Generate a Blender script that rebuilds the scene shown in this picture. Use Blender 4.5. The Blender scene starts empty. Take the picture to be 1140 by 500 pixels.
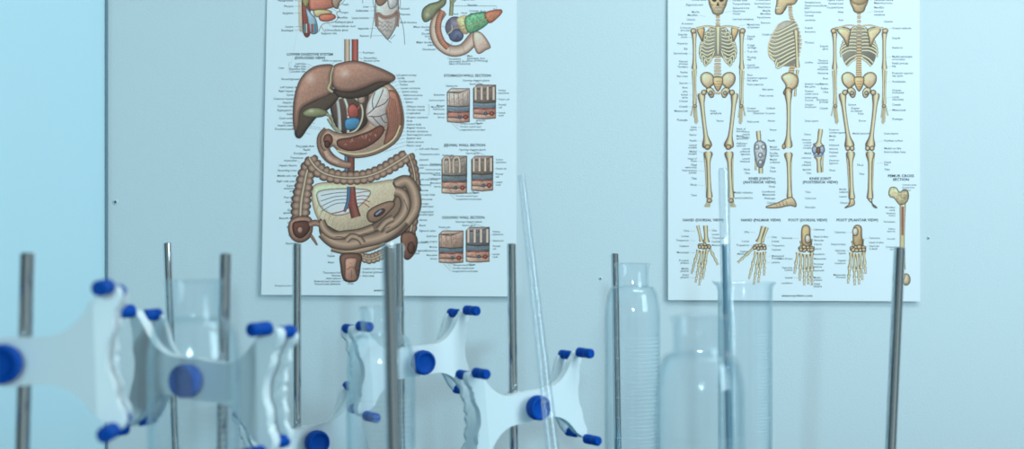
import bpy, bmesh, math, random
from mathutils import Vector, Matrix
from mathutils.geometry import delaunay_2d_cdt

random.seed(7)
PI = math.pi
SC = bpy.context.scene
COL = SC.collection
K = 36.0 / 50.0 / 1140.0          # metres per pixel per metre of depth for the 50 mm lens
EYE = 1.40                        # camera height
YW = 2.87                         # distance of the back wall
BENCH = 0.90                      # bench top height


def at(px, py, y):
    return Vector(((px - 570) * K * y, y, EYE - (py - 250) * K * y))


# ------------------------------------------------------------------ materials
def lin1(c):
    c /= 255.0
    return c / 12.92 if c <= 0.04045 else ((c + 0.055) / 1.055) ** 2.4


def lin(r, g, b):
    return (lin1(r), lin1(g), lin1(b), 1.0)


def new_mat(name):
    m = bpy.data.materials.new(name)
    m.use_nodes = True
    nt = m.node_tree
    return m, nt, nt.nodes['Principled BSDF'], nt.nodes['Material Output']


def plain(name, col, rough=0.5, metal=0.0, bump=0.0, scale=200.0, spec=0.5, vary=0.0):
    m, nt, p, out = new_mat(name)
    p.inputs['Base Color'].default_value = col
    p.inputs['Roughness'].default_value = rough
    p.inputs['Metallic'].default_value = metal
    p.inputs['Specular IOR Level'].default_value = spec
    if bump or vary:
        tc = nt.nodes.new('ShaderNodeTexCoord')
        n = nt.nodes.new('ShaderNodeTexNoise')
        n.inputs['Scale'].default_value = scale
        n.inputs['Detail'].default_value = 3
        nt.links.new(tc.outputs['Object'], n.inputs['Vector'])
        if bump:
            b = nt.nodes.new('ShaderNodeBump')
            b.inputs['Strength'].default_value = bump
            b.inputs['Distance'].default_value = 0.002
            nt.links.new(n.outputs['Fac'], b.inputs['Height'])
            nt.links.new(b.outputs['Normal'], p.inputs['Normal'])
        if vary:
            mx = nt.nodes.new('ShaderNodeMixRGB')
            mx.inputs['Color1'].default_value = tuple(c * (1 - vary) for c in col[:3]) + (1,)
            mx.inputs['Color2'].default_value = tuple(min(1, c * (1 + vary)) for c in col[:3]) + (1,)
            nt.links.new(n.outputs['Fac'], mx.inputs['Fac'])
            nt.links.new(mx.outputs['Color'], p.inputs['Base Color'])
    return m


def glass_mat(name, tint, edge, refl=1.0, haze=0.0):
    """Thin laboratory glass: see-through, Fresnel reflection, a deeper tint where the sight line runs along the wall of the vessel."""
    m, nt, p, out = new_mat(name)
    nt.nodes.remove(p)
    lw = nt.nodes.new('ShaderNodeLayerWeight')
    lw.inputs['Blend'].default_value = 0.5
    pw = nt.nodes.new('ShaderNodeMath'); pw.operation = 'POWER'
    pw.inputs[1].default_value = 3.0
    nt.links.new(lw.outputs['Facing'], pw.inputs[0])
    mx = nt.nodes.new('ShaderNodeMixRGB')
    mx.inputs['Color1'].default_value = tint
    mx.inputs['Color2'].default_value = edge
    nt.links.new(pw.outputs[0], mx.inputs['Fac'])
    tr = nt.nodes.new('ShaderNodeBsdfTransparent')
    nt.links.new(mx.outputs['Color'], tr.inputs['Color'])
    gl = nt.nodes.new('ShaderNodeBsdfGlossy')
    gl.inputs['Roughness'].default_value = 0.03
    p5 = nt.nodes.new('ShaderNodeMath'); p5.operation = 'POWER'
    p5.inputs[1].default_value = 4.0
    nt.links.new(lw.outputs['Facing'], p5.inputs[0])
    fm = nt.nodes.new('ShaderNodeMath'); fm.operation = 'MULTIPLY_ADD'      # Schlick's Fresnel curve
    fm.inputs[1].default_value = 0.75 * refl
    fm.inputs[2].default_value = 0.035 * refl
    nt.links.new(p5.outputs[0], fm.inputs[0])
    ms = nt.nodes.new('ShaderNodeMixShader')
    nt.links.new(fm.outputs[0], ms.inputs['Fac'])
    nt.links.new(tr.outputs[0], ms.inputs[1])
    nt.links.new(gl.outputs[0], ms.inputs[2])
    last = ms
    if haze:
        df = nt.nodes.new('ShaderNodeBsdfDiffuse')
        df.inputs['Color'].default_value = (0.8, 0.92, 0.97, 1)
        m2 = nt.nodes.new('ShaderNodeMixShader')
        m2.inputs['Fac'].default_value = haze
        nt.links.new(ms.outputs[0], m2.inputs[1])
        nt.links.new(df.outputs[0], m2.inputs[2])
        last = m2
    nt.links.new(last.outputs[0], out.inputs['Surface'])
    return m


def print_mat(name):
    m, nt, p, out = new_mat(name)
    a = nt.nodes.new('ShaderNodeAttribute')
    a.attribute_name = 'ink'
    nt.links.new(a.outputs['Color'], p.inputs['Base Color'])
    p.inputs['Roughness'].default_value = 0.6
    p.inputs['Specular IOR Level'].default_value = 0.2
    return m


M = {}
M['wall'] = plain('painted wall board', (0.70, 0.72, 0.735, 1), 0.5, bump=0.25, scale=420, spec=0.3, vary=0.012)
M['wall_left'] = plain('pale blue gloss wall', (0.65, 0.84, 0.91, 1), 0.38, bump=0.04, scale=160, vary=0.01)
M['trim'] = plain('dark joint strip', lin(120, 140, 150), 0.5, vary=0.05, scale=60)
M['floor'] = plain('grey vinyl floor', lin(150, 160, 165), 0.4, vary=0.06, scale=8)
M['bench'] = plain('cyan bounce laminate', lin(34, 112, 140), 0.4, vary=0.03, scale=30)  # unseen bench; its blue is chosen to bounce cyan light onto the lower scene
M['paper'] = plain('coated poster paper', (0.90, 0.86, 0.865, 1), 0.5, spec=0.3, vary=0.008, scale=20)
M['ink'] = print_mat('printed ink')
M['text'] = plain('black printing ink', lin(58, 67, 73), 0.6, spec=0.2, vary=0.03)
M['chrome'] = plain('brushed steel rod', (0.60, 0.61, 0.62, 1), 0.05, 1.0, bump=0.01, scale=60)
M['iron'] = plain('grey enamelled iron', lin(70, 76, 82), 0.45, bump=0.1, scale=150)
M['white'] = plain('white clamp plastic', (0.77, 0.78, 0.79, 1), 0.36, bump=0.02, scale=90, vary=0.012)
M['blue'] = plain('blue rubber', lin(0, 70, 158), 0.5, bump=0.05, scale=300, vary=0.05, spec=0.12)
M['wire'] = plain('spring steel', (0.75, 0.77, 0.8, 1), 0.25, 1.0, vary=0.03)
M['glass'] = glass_mat('clear cylinder glass', (0.985, 0.995, 1.0, 1), (0.72, 0.87, 0.91, 1), 1.0, 0.015)
M['tube_glass'] = glass_mat('clear tube glass', (0.98, 0.99, 1.0, 1), (0.74, 0.88, 0.93, 1), 1.7, 0.008)
M['mark'] = plain('white graduation enamel', (0.82, 0.90, 0.92, 1), 0.5, vary=0.02)
M['mark'].node_tree.nodes['Principled BSDF'].inputs['Alpha'].default_value = 0.45
M['scale'] = plain('blue grey scale paper', lin(122, 152, 166), 0.5, vary=0.03)
M['scale_ink'] = plain('dark scale ink', lin(40, 66, 80), 0.5, vary=0.03)
M['screw'] = plain('white painted screw', (0.66, 0.7, 0.72, 1), 0.4, vary=0.02)
M['dark'] = plain('dark slot', lin(60, 70, 76), 0.6, vary=0.03)


# ------------------------------------------------------------------ object helpers
def link(name, me, mat, parent=None, smooth=True):
    o = bpy.data.objects.new(name, me)
    COL.objects.link(o)
    if mat is not None:
        me.materials.append(mat)
    if smooth:
        for p in me.polygons:
            p.use_smooth = True
    if parent is not None:
        o.parent = parent
    return o


def from_bm(name, bm, mat, parent=None, smooth=True, angle=40):
    bmesh.ops.recalc_face_normals(bm, faces=bm.faces)
    if smooth:
        for e in bm.edges:
            if len(e.link_faces) == 2 and e.calc_face_angle(0) > math.radians(angle):
                e.smooth = False
    me = bpy.data.meshes.new(name)
    bm.to_mesh(me)
    bm.free()
    return link(name, me, mat, parent, smooth)


def tag(o, label, cat, group=None, kind=None):
    o['label'] = label
    o['category'] = cat
    if group:
        o['group'] = group
    if kind:
        o['kind'] = kind
    return o


def thing(name, label, cat, loc=(0, 0, 0), group=None):
    o = bpy.data.objects.new(name, None)
    o.empty_display_size = 0.05
    COL.objects.link(o)
    o.location = loc
    return tag(o, label, cat, group)


def dup(root, label):
    """A copy of a thing with copies of its parts and sub-parts."""
    r = root.copy()
    COL.objects.link(r)
    r['label'] = label
    for ch in list(root.children):
        c = ch.copy()
        COL.objects.link(c)
        c.parent = r
        for g in list(ch.children):
            d = g.copy()
            COL.objects.link(d)
            d.parent = c
    return r


def struct(o):
    o['kind'] = 'structure'
    return o


def box(bm, x0, x1, y0, y1, z0, z1, bevel=0.0, seg=2):
    r = bmesh.ops.create_cube(bm, size=1.0)
    vs = r['verts']
    for v in vs:
        v.co = Vector((x0 + (v.co.x + .5) * (x1 - x0), y0 + (v.co.y + .5) * (y1 - y0), z0 + (v.co.z + .5) * (z1 - z0)))
    if bevel:
        es = list({e for v in vs for e in v.link_edges})
        bmesh.ops.bevel(bm, geom=es, offset=bevel, segments=seg, profile=0.5, affect='EDGES')


def lathe(bm, prof, seg=64, axis='Z', mat=None, closed=False):
    """prof: (radius, height) list, revolved; end radii of 0 close the surface."""
    rings = []
    for r, h in prof:
        if r < 1e-6:
            rings.append([bm.verts.new((0, 0, h))])
        else:
            rings.append([bm.verts.new((r * math.cos(2 * PI * i / seg), r * math.sin(2 * PI * i / seg), h)) for i in range(seg)])
    pairs = list(zip(rings[:-1], rings[1:]))
    if closed:
        pairs.append((rings[-1], rings[0]))
    for a, b in pairs:
        if len(a) == 1 and len(b) == 1:
            continue
        for i in range(seg):
            j = (i + 1) % seg
            if len(a) == 1:
                bm.faces.new((a[0], b[i], b[j]))
            elif len(b) == 1:
                bm.faces.new((a[i], b[0], a[j]))
            else:
                bm.faces.new((a[i], b[i], b[j], a[j]))
    vs = [v for r in rings for v in r]
    if mat is not None:
        for v in vs:
            v.co = mat @ v.co
    return vs


def pipe(bm, pts, rad, seg=10):
    pts = [Vector(p) for p in pts]
    prev = None
    n = len(pts)
    rings = []
    up = Vector((0.13, 0.31, 0.94)).normalized()
    for i, p in enumerate(pts):
        t = (pts[min(i + 1, n - 1)] - pts[max(i - 1, 0)]).normalized()
        a = t.cross(up).normalized()
        b = t.cross(a)
        r = rad[i] if isinstance(rad, (list, tuple)) else rad
        rings.append([bm.verts.new(p + (a * math.cos(2 * PI * k / seg) + b * math.sin(2 * PI * k / seg)) * r) for k in range(seg)])
    for a, b in zip(rings[:-1], rings[1:]):
        for k in range(seg):
            bm.faces.new((a[k], a[(k + 1) % seg], b[(k + 1) % seg], b[k]))
    bm.faces.new(rings[0][::-1])
    bm.faces.new(rings[-1])


def catmull(pts, closed=False, sub=6):
    n = len(pts)
    out = []
    rng = range(n) if closed else range(n - 1)
    for i in rng:
        def g(k):
            return pts[k % n] if closed else pts[max(0, min(n - 1, k))]
        p0, p1, p2, p3 = g(i - 1), g(i), g(i + 1), g(i + 2)
        for s in range(sub):
            t = s / sub
            out.append(tuple(0.5 * (2 * p1[d] + (p2[d] - p0[d]) * t + (2 * p0[d] - 5 * p1[d] + 4 * p2[d] - p3[d]) * t * t
                                    + (3 * p1[d] - p0[d] - 3 * p2[d] + p3[d]) * t ** 3) for d in range(len(p1))))
    if not closed:
        out.append(tuple(pts[-1]))
    return out


# ------------------------------------------------------------------ the room
def quad_wall(name, a, b, z0, z1, mat, thick=0.1, side=1):
    """An upright wall slab from plan point a to plan point b, its thickness on the far side."""
    bm = bmesh.new()
    a, b = Vector(a), Vector(b)
    d = (b - a).normalized()
    nrm = Vector((-d.y, d.x)) * thick * side
    P = [a, b, b + nrm, a + nrm]
    lo = [bm.verts.new((p.x, p.y, z0)) for p in P]
    hi = [bm.verts.new((p.x, p.y, z1)) for p in P]
    bm.faces.new(lo[::-1]); bm.faces.new(hi)
    for i in range(4):
        j = (i + 1) % 4
        bm.faces.new((lo[i], lo[j], hi[j], hi[i]))
    return struct(from_bm(name, bm, mat, None, smooth=False))


CX = (118 - 570) * K * YW          # x of the corner with the left wall
quad_wall('wall_back', (CX, YW), (2.4, YW), 0, 2.7, M['wall'])
LA = math.radians(62)              # the left wall comes toward the camera at this angle
LW = (CX - math.cos(LA) * 1.6, YW - math.sin(LA) * 1.6)
quad_wall('wall_left', LW, (CX, YW), 0, 2.7, M['wall_left'])
bm = bmesh.new()
box(bm, CX - 0.0005, CX + 0.0045, YW - 0.005, YW, 0.02, 2.68, 0.001, 1)
struct(from_bm('trim_1', bm, M['trim'], None, smooth=False))
bm = bmesh.new()
box(bm, -3, 3.2, -1.5, 3.3, -0.1, 0)
struct(from_bm('floor', bm, M['floor'], None, smooth=False))

# screw caps in the wall board
def wall_screw(px, py, r, label):
    p = at(px, py, YW)
    t = thing('wall_screw', label, 'screw', (p.x, YW, p.z), None)
    bm = bmesh.new()
    rot = Matrix.Rotation(PI / 2, 4, 'X')
    lathe(bm, [(0, 0.0022), (r * .55, 0.002), (r * .9, 0.0012), (r, 0.0), (0, 0)], 24, mat=rot)
    from_bm('screw_head', bm, M['screw'], t)
    bm = bmesh.new()
    for a in (0, PI / 2):
        s = bmesh.ops.create_cube(bm, size=1.0)['verts']
        for v in s:
            v.co = Matrix.Rotation(a + .3, 3, 'Y') @ Vector((v.co.x * r * 1.0, v.co.y * 0.0012 - 0.0021, v.co.z * r * .28))
    from_bm('screw_recess', bm, M['dark'], t, smooth=False)


wall_screw(128.5, 225, 0.0062, 'small white screw in the wall board close to the dark corner joint')
wall_screw(1033.5, 265, 0.0032, 'tiny dark-centred screw in the wall just right of the skeleton chart')
wall_screw(668.5, 310, 0.0036, 'tiny screw in the wall left of the tall glass bottle neck')

# the bench that carries everything, just below the frame
b = thing('laboratory_bench', 'long laboratory bench carrying all the rods and glassware, below the picture', 'bench', (0.15, 1.9, 0))
bm = bmesh.new(); box(bm, -1.00, 1.25, -0.98, 0.66, BENCH - 0.04, BENCH, 0.004)
from_bm('bench_top', bm, M['bench'], b)
bm = bmesh.new()
box(bm, -0.95, 1.15, -0.86, 0.62, 0.06, BENCH - 0.04, 0.004)
from_bm('cabinet', bm, M['bench'], b)
bm = bmesh.new(); box(bm, -0.93, 1.13, -0.80, 0.60, 0, 0.06)
from_bm('plinth', bm, M['iron'], b, smooth=False)


# ------------------------------------------------------------------ printed artwork
PAPER = (200, 229, 240)
S = K * YW                          # metres per photograph pixel on the wall


def ink(c, f=1.0):
    g = .3 * c[0] + .55 * c[1] + .15 * c[2]          # print tones muted; contrast also lifted to paint in haze
    c = [(v + (g - v) * .12) * .94 + 11 for v in c]
    return tuple(min(0.9, k * lin1(max(0, min(255, v * f))) / lin1(p)) for v, p, k in zip(c, PAPER, (.90, .84, .84)))


def mixc(a, b, t):
    return tuple(x + (y - x) * t for x, y in zip(a, b))


BONE = [(-1, 'l'), (-.8, 'l'), (-.62, .86), (-.3, 1.12), (.1, 1.08), (.45, .84), (.66, .6), (.84, 'l'), (1, 'l')]
HAUS = [(-1, 'l'), (-.9, .5), (-.72, .9), (-.5, 1.16), (-.3, .98), (-.12, .66), (0, .56), (.12, .72), (.32, 1.02), (.5, 1.08), (.74, .78), (.9, .5), (1, 'l')]
COIL = [(-1, 'l'), (-.9, .5), (-.62, .84), (-.3, 1.1), (-.1, 1.22), (.15, 1.08), (.5, .86), (.8, .6), (1, 'l')]


class Art:
    """Flat printed shapes, each a hair above the last, with one ink colour per vertex."""
    def __init__(self, cx, by):
        self.v, self.f, self.c = [], [], []
        self.cx, self.by, self.z = cx, by, 0

    def put(self, pts, faces, cols):
        self.z += 1
        off = len(self.v)
        y = -0.00012 - self.z * 0.000007
        for (x, yy), c in zip(pts, cols):
            self.v.append(((x - self.cx) * S, y, (self.by - yy) * S))
            self.c.append(ink(c))
        for f in faces:
            self.f.append([off + i for i in f])

    def tube(self, pts, w, col, dark=None, sub=5, ring=0, ringcol=None, prof=None, hl=1.12, smooth=True, bulge=0.0):
        """A shaded tube along pts; w a width or a list of widths; ring: spacing of cross lines and of the bulges between them."""
        dark = dark or tuple(v * 0.42 for v in col)
        if not isinstance(w, (list, tuple)):
            w = [w] * len(pts)
        q = [(p[0], p[1], ww) for p, ww in zip(pts, w)]
        if smooth and len(q) > 2:
            q = catmull(q, False, sub)
        elif len(q) == 2:
            q = [tuple(q[0][d] + (q[1][d] - q[0][d]) * i / 4 for d in range(3)) for i in range(5)]
        if ring:
            # even resampling
            L = [0]
            for a, b_ in zip(q[:-1], q[1:]):
                L.append(L[-1] + math.hypot(b_[0] - a[0], b_[1] - a[1]))
            n = max(8, int(L[-1] / 0.8))
            r = []
            k = 0
            for i in range(n + 1):
                s = L[-1] * i / n
                while k < len(L) - 2 and L[k + 1] < s:
                    k += 1
                t = (s - L[k]) / max(1e-6, L[k + 1] - L[k])
                r.append(tuple(q[k][d] + (q[k + 1][d] - q[k][d]) * t for d in range(3)) + (s,))
            q = r
        prof = prof or [(-1, 'l'), (-.86, .55), (-.55, .95), (-.2, hl), (.2, 1.0), (.6, .82), (.86, .6), (1, 'l')]
        P, C, F = [], [], []
        n = len(q)
        m = len(prof)
        a, b_ = q[max(0, n // 2 - 1)], q[min(n - 1, n // 2 + 1)]       # the light side is chosen once, at mid-length
        nx, ny = a[1] - b_[1], b_[0] - a[0]
        sgn = -1 if nx + ny * .8 > 0 else 1
        for i in range(n):
            a, b_ = q[max(0, i - 1)], q[min(n - 1, i + 1)]
            dx, dy = b_[0] - a[0], b_[1] - a[1]
            l = math.hypot(dx, dy) or 1
            nx, ny = -dy / l, dx / l
            ww = q[i][2] / 2
            rf = 1.0
            if ring:
                ph = (q[i][3] % ring) / ring
                rf = abs(math.sin(PI * ph)) ** .6
                ww *= 1 - bulge * (1 - rf)
            for t, k in prof:
                P.append((q[i][0] + nx * ww * t * sgn, q[i][1] + ny * ww * t * sgn))
                if k == 'l':
                    C.append(dark)
                else:
                    c = tuple(v * k for v in col)
                    if ring:
                        c = mixc(ringcol or dark, c, .25 + .75 * rf)
                    C.append(c)
        for i in range(n - 1):
            for j in range(m - 1):
                F.append((i * m + j, i * m + j + 1, (i + 1) * m + j + 1, (i + 1) * m + j))
        self.put(P, F, C)

    def line(self, pts, w=0.35, col=(70, 78, 84), smooth=True):
        q = catmull(pts, False, 4) if smooth and len(pts) > 2 else pts
        P, F = [], []
        n = len(q)
        for i in range(n):
            a, b_ = q[max(0, i - 1)], q[min(n - 1, i + 1)]
            dx, dy = b_[0] - a[0], b_[1] - a[1]
            l = math.hypot(dx, dy) or 1
            nx, ny = -dy / l * w / 2, dx / l * w / 2
            P += [(q[i][0] + nx, q[i][1] + ny), (q[i][0] - nx, q[i][1] - ny)]
        for i in range(n - 1):
            F.append((2 * i, 2 * i + 1, 2 * i + 3, 2 * i + 2))
        self.put(P, F, [col] * len(P))

    def blob(self, pts, col, dark=None, rim=3.0, grid=1.3, smooth=True, outline=True, light=(-.5, -.7), noise=0.06, k=0.28, hl=None):
        dark = dark or tuple(v * 0.5 for v in col)
        q = catmull(pts, True, 5) if smooth else list(pts)
        xs, ys = [p[0] for p in q], [p[1] for p in q]
        x0, x1, y0, y1 = min(xs), max(xs), min(ys), max(ys)
        n = len(q)
        seg = [(q[i], q[(i + 1) % n]) for i in range(n)]

        def inside(x, y):
            r = False
            for (ax, ay), (bx, by) in seg:
                if (ay > y) != (by > y) and x < (bx - ax) * (y - ay) / (by - ay) + ax:
                    r = not r
            return r

        def dist(x, y):
            d = 1e9
            for (ax, ay), (bx, by) in seg:
                vx, vy = bx - ax, by - ay
                t = max(0, min(1, ((x - ax) * vx + (y - ay) * vy) / (vx * vx + vy * vy + 1e-9)))
                d = min(d, (x - ax - t * vx) ** 2 + (y - ay - t * vy) ** 2)
            return math.sqrt(d)

        extra = []
        yy = y0 + grid / 2
        row = 0
        while yy < y1:
            xx = x0 + grid / 2 + (row % 2) * grid / 2
            while xx < x1:
                if inside(xx, yy) and dist(xx, yy) > grid * .45:
                    extra.append((xx, yy))
                xx += grid
            yy += grid
            row += 1
        vin = [Vector(p) for p in q] + [Vector(p) for p in extra]
        V, E, Fc, *_ = delaunay_2d_cdt(vin, [(i, (i + 1) % n) for i in range(n)], [], 1, 1e-5)
        cxm, cym = (x0 + x1) / 2, (y0 + y1) / 2
        hx, hy = max(1, (x1 - x0) / 2), max(1, (y1 - y0) / 2)
        C = []
        for v in V:
            d = dist(v.x, v.y)
            t = min(1, d / rim)
            t = t * t * (3 - 2 * t)
            sh = 1 + k * ((v.x - cxm) / hx * light[0] + (v.y - cym) / hy * light[1])
            sh *= 1 + random.uniform(-noise, noise)
            c = tuple(x * sh for x in col)
            c = mixc(dark, c, .25 + .75 * t)
            if hl:
                dd = math.hypot((v.x - hl[0]) / hl[2], (v.y - hl[1]) / hl[3])
                if dd < 1:
                    c = mixc(c, (225, 220, 212), .55 * (1 - dd) ** 1.3)
            C.append(c)
        self.put([(v.x, v.y) for v in V], [list(f) for f in Fc], C)
        if outline:
            self.line(q + [q[0]], 0.7, tuple(x * .75 for x in dark), smooth=False)

    def ell(self, cx, cy, rx, ry, col, rot=0.0, **kw):
        pts = [(cx + rx * math.cos(a) * math.cos(rot) - ry * math.sin(a) * math.sin(rot),
                cy + rx * math.cos(a) * math.sin(rot) + ry * math.sin(a) * math.cos(rot)) for a in [2 * PI * i / 10 for i in range(10)]]
        kw.setdefault('rim', min(rx, ry) * .7)
        kw.setdefault('grid', max(.7, min(rx, ry) * .4))
        self.blob(pts, col, **kw)

    def bone(self, a, b_, w=3.0, e0=1.6, e1=1.6, col=(208, 192, 154), bend=0.0, dark=(92, 78, 56)):
        dx, dy = b_[0] - a[0], b_[1] - a[1]
        l = math.hypot(dx, dy)
        nx, ny = -dy / l * bend, dx / l * bend
        ts = [0, .03, .1, .22, .5, .78, .9, .97, 1]
        ws = [w * e0 * .6, w * e0, w * e0 * .92, w * 1.02, w * .88, w * 1.02, w * e1 * .92, w * e1, w * e1 * .6]
        pts = [(a[0] + dx * t + nx * 4 * t * (1 - t), a[1] + dy * t + ny * 4 * t * (1 - t)) for t in ts]
        self.tube(pts, [v * 1.18 for v in ws], col, dark, sub=2, prof=BONE)

    def done(self, name, parent, label=None):
        me = bpy.data.meshes.new(name)
        me.from_pydata(self.v, [], self.f)
        ca = me.color_attributes.new('ink', 'FLOAT_COLOR', 'POINT')
        ca.data.foreach_set('color', [x for c in self.c for x in (c[0], c[1], c[2], 1.0)])
        o = link(name, me, M['ink'], parent, smooth=False)
        if label:
            o['label'] = label
        return o


class Texts:
    """Collected lines of lettering, turned into one flat mesh."""
    def __init__(self, cx, by):
        self.cx, self.by, self.items = cx, by, []

    def add(self, body, x, y, size=3.3, align='LEFT', shear=0.0, width=None, bold=0.010):
        cu = bpy.data.curves.new('lettering', 'FONT')
        cu.body = body
        cu.size = 1.0
        cu.align_x = align
        cu.align_y = 'CENTER'
        cu.shear = shear
        cu.offset = bold
        cu.resolution_u = 2
        o = bpy.data.objects.new('lettering', cu)
        COL.objects.link(o)
        self.items.append((o, cu, x, y, size, width))

    def done(self, name, parent, lines):
        bpy.context.view_layer.update()
        dg = bpy.context.evaluated_depsgraph_get()
        V, F = [], []
        for o, cu, x, y, size, width in self.items:
            me = o.evaluated_get(dg).to_mesh()
            sx = size
            if width:
                xs = [v.co.x for v in me.vertices]
                sx = width / max(1e-3, max(xs) - min(xs))
            off = len(V)
            for v in me.vertices:
                V.append(((x + v.co.x * sx - self.cx) * S, -0.00014, (self.by - y + v.co.y * size) * S))
            for p in me.polygons:
                F.append([off + i for i in p.vertices])
            o.evaluated_get(dg).to_mesh_clear()
        for o, cu, *_ in self.items:
            bpy.data.objects.remove(o)
            bpy.data.curves.remove(cu)
        nf, off = len(F), len(V)
        V += lines.v
        F += [[off + i for i in f] for f in lines.f]
        me = bpy.data.meshes.new(name)
        me.from_pydata(V, [], F)
        ca = me.color_attributes.new('ink', 'FLOAT_COLOR', 'POINT')
        ca.data.foreach_set('color', [x for c in [(0, 0, 0)] * off + lines.c for x in (c[0], c[1], c[2], 1.0)])
        o = link(name, me, M['text'], parent, smooth=False)
        me.materials.append(M['ink'])
        for p in me.polygons:
            p.material_index = 0 if p.index < nf else 1
        return o


def poster(name, label, corners, cx, by, tilt):
    """corners: photo points of the sheet's top-left, top-right, bottom-right, bottom-left."""
    p = at(cx, by, YW)
    t = thing(name, label, 'poster', (p.x, YW - 0.012, p.z))
    t.rotation_euler = (-math.radians(tilt), 0, 0)
    bm = bmesh.new()
    f = [bm.verts.new(((x - cx) * S, 0, (by - y) * S)) for x, y in corners]
    k = [bm.verts.new(((x - cx) * S, 0.0012, (by - y) * S)) for x, y in corners]
    bm.faces.new(f); bm.faces.new(k[::-1])
    for i in range(4):
        j = (i + 1) % 4
        bm.faces.new((f[i], f[j], k[j], k[i]))
    from_bm('sheet', bm, M['paper'], t, smooth=False)
    return t


# ---- digestive chart
DX, DY = 434, 330
dp = poster('anatomy_poster', 'white anatomy chart of the digestive system with brown liver, stomach and bowel drawings', [(298.8, -58), (575.3, -58), (575, 330), (292, 328)], DX, DY, 0.7)
BR = (150, 122, 104)

def colon(a, pts, w, col=(160, 136, 118), ring=7.2, half=True):
    a.tube(pts, w, col, (62, 50, 43), ring=ring, bulge=.24, ringcol=(84, 68, 58), prof=HAUS)
    if half:
        a.tube(pts, [x * .13 for x in w] if isinstance(w, (list, tuple)) else w * .13, (190, 178, 150), (110, 94, 78))

a = Art(DX, DY)
# great vessels and gullet
a.tube([(386.8, 44), (386.8, 76)], 6.5, (190, 172, 150), (130, 110, 92))
a.tube([(395.5, 44), (395.5, 76)], 7.5, (168, 88, 76), (96, 46, 40))
a.tube([(391, 168), (391, 214), (393, 244)], [9, 9, 10], (120, 70, 64), (60, 40, 40))
a.tube([(386, 170), (386, 212)], 4, (84, 120, 150), (44, 60, 80))
# descending colon behind the small bowel
colon(a, [(455, 172), (461, 190), (463, 214), (460, 244), (455, 268)], [13, 12, 12, 13, 14], (132, 108, 92))
a.blob([(447, 262), (458, 258), (465, 266), (463, 280), (455, 289), (449, 284)], (116, 82, 66), (58, 40, 34))
a.ell(458, 276, 4, 6.5, (96, 62, 50))
# mesentery, with the opening at its middle
a.blob([(350, 207), (374, 203), (410, 204), (440, 200), (452, 206), (440, 232), (420, 250), (398, 262), (372, 262), (357, 248), (349, 228)],
       (196, 186, 156), (150, 138, 110), rim=5)
a.blob([(356, 213), (380, 210), (408, 211), (413, 216), (405, 226), (392, 236), (375, 240), (360, 233), (354, 222)], (205, 222, 226), (128, 120, 96), rim=2, noise=.02, k=0)
a.tube([(392, 208), (393, 226), (397, 242)], [8, 10, 11], (132, 76, 66), (66, 40, 36))
a.tube([(389, 208), (388, 224), (384, 236)], [4, 4, 3], (74, 108, 142), (40, 60, 84))
for y0, y1 in ((214, 218), (218, 224), (222, 230), (226, 236)):
    a.line([(390, y0), (374, y0 + 1), (358, y1)], .8, (70, 100, 136))
    a.line([(392, y0 + 2), (404, y0), (412, y1 - 5)], .9, (150, 62, 56))
a.line([(393, 214), (388, 232), (370, 238)], 1.2, (150, 62, 56))
for i in range(16):
    t = i / 15
    x, y = 352 + 60 * t, 232 + 28 * math.sin(PI * t * .9)
    a.line([(x + 5, y - 9), (x, y + 6)], .45, (150, 144, 110))
# small bowel coils
CO = (136, 114, 94)
a.blob([(357, 244), (364, 250), (380, 258), (400, 256), (420, 246), (434, 230), (442, 214), (438, 203), (452, 196), (465, 206), (467, 226), (461, 246),
        (446, 262), (424, 273), (402, 281), (382, 282), (366, 273), (357, 260)], CO, (62, 50, 42), rim=4)
coils = [
    ([(370, 275), (390, 279), (412, 275), (428, 268)], 10),
    ([(452, 248), (462, 232), (461, 214), (453, 202), (441, 206)], 14),
    ([(361, 258), (372, 268), (388, 271), (404, 268), (422, 264), (437, 256), (449, 244)], 16),
    ([(440, 213), (448, 216), (452, 226), (449, 238), (440, 248), (428, 255)], 12),
    ([(358, 246), (363, 256), (373, 262), (388, 261), (402, 259), (416, 254)], 10),
    ([(386, 268), (392, 263), (400, 265), (405, 271)], 7),
    ([(422, 256), (430, 247), (438, 243)], 8),
]
for p, w in coils:
    a.tube(p, w, (152, 130, 109), (58, 47, 39), prof=COIL)
for cx, cy, rot in ((380, 265, .2), (405, 262, -.3), (430, 256, -.6), (452, 228, 1.2)):
    a.line([(cx - 6 * math.cos(rot), cy - 6 * math.sin(rot)), (cx, cy - 1.5), (cx + 6 * math.cos(rot), cy + 6 * math.sin(rot))], .7, (70, 56, 46))
a.blob([(410, 236), (422, 228), (436, 224), (440, 228), (432, 238), (420, 247), (411, 246)], (140, 112, 92), (64, 50, 42), rim=2.5)
a.ell(423, 237, 7, 3, (88, 62, 56), rot=-.55)
a.tube([(419, 239), (425, 234)], 2.6, (120, 150, 176), (50, 70, 90))
# sigmoid colon and rectum
colon(a, [(452, 276), (440, 277), (426, 283), (412, 288), (400, 284)], [9, 10, 12, 12, 9], (166, 146, 122), ring=4.5)
a.blob([(381, 283), (402, 283), (402, 296), (398, 312), (384, 312), (380, 296)], (104, 78, 66), (54, 40, 34))
a.blob([(386, 288), (398, 288), (396, 298), (398, 311), (386, 311), (385, 300)], (176, 134, 114), (110, 76, 62), rim=2)
a.line([(387, 300), (392, 297), (397, 300)], .7, (110, 70, 58)); a.line([(392, 301), (392, 310)], .8, (110, 70, 58))
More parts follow.
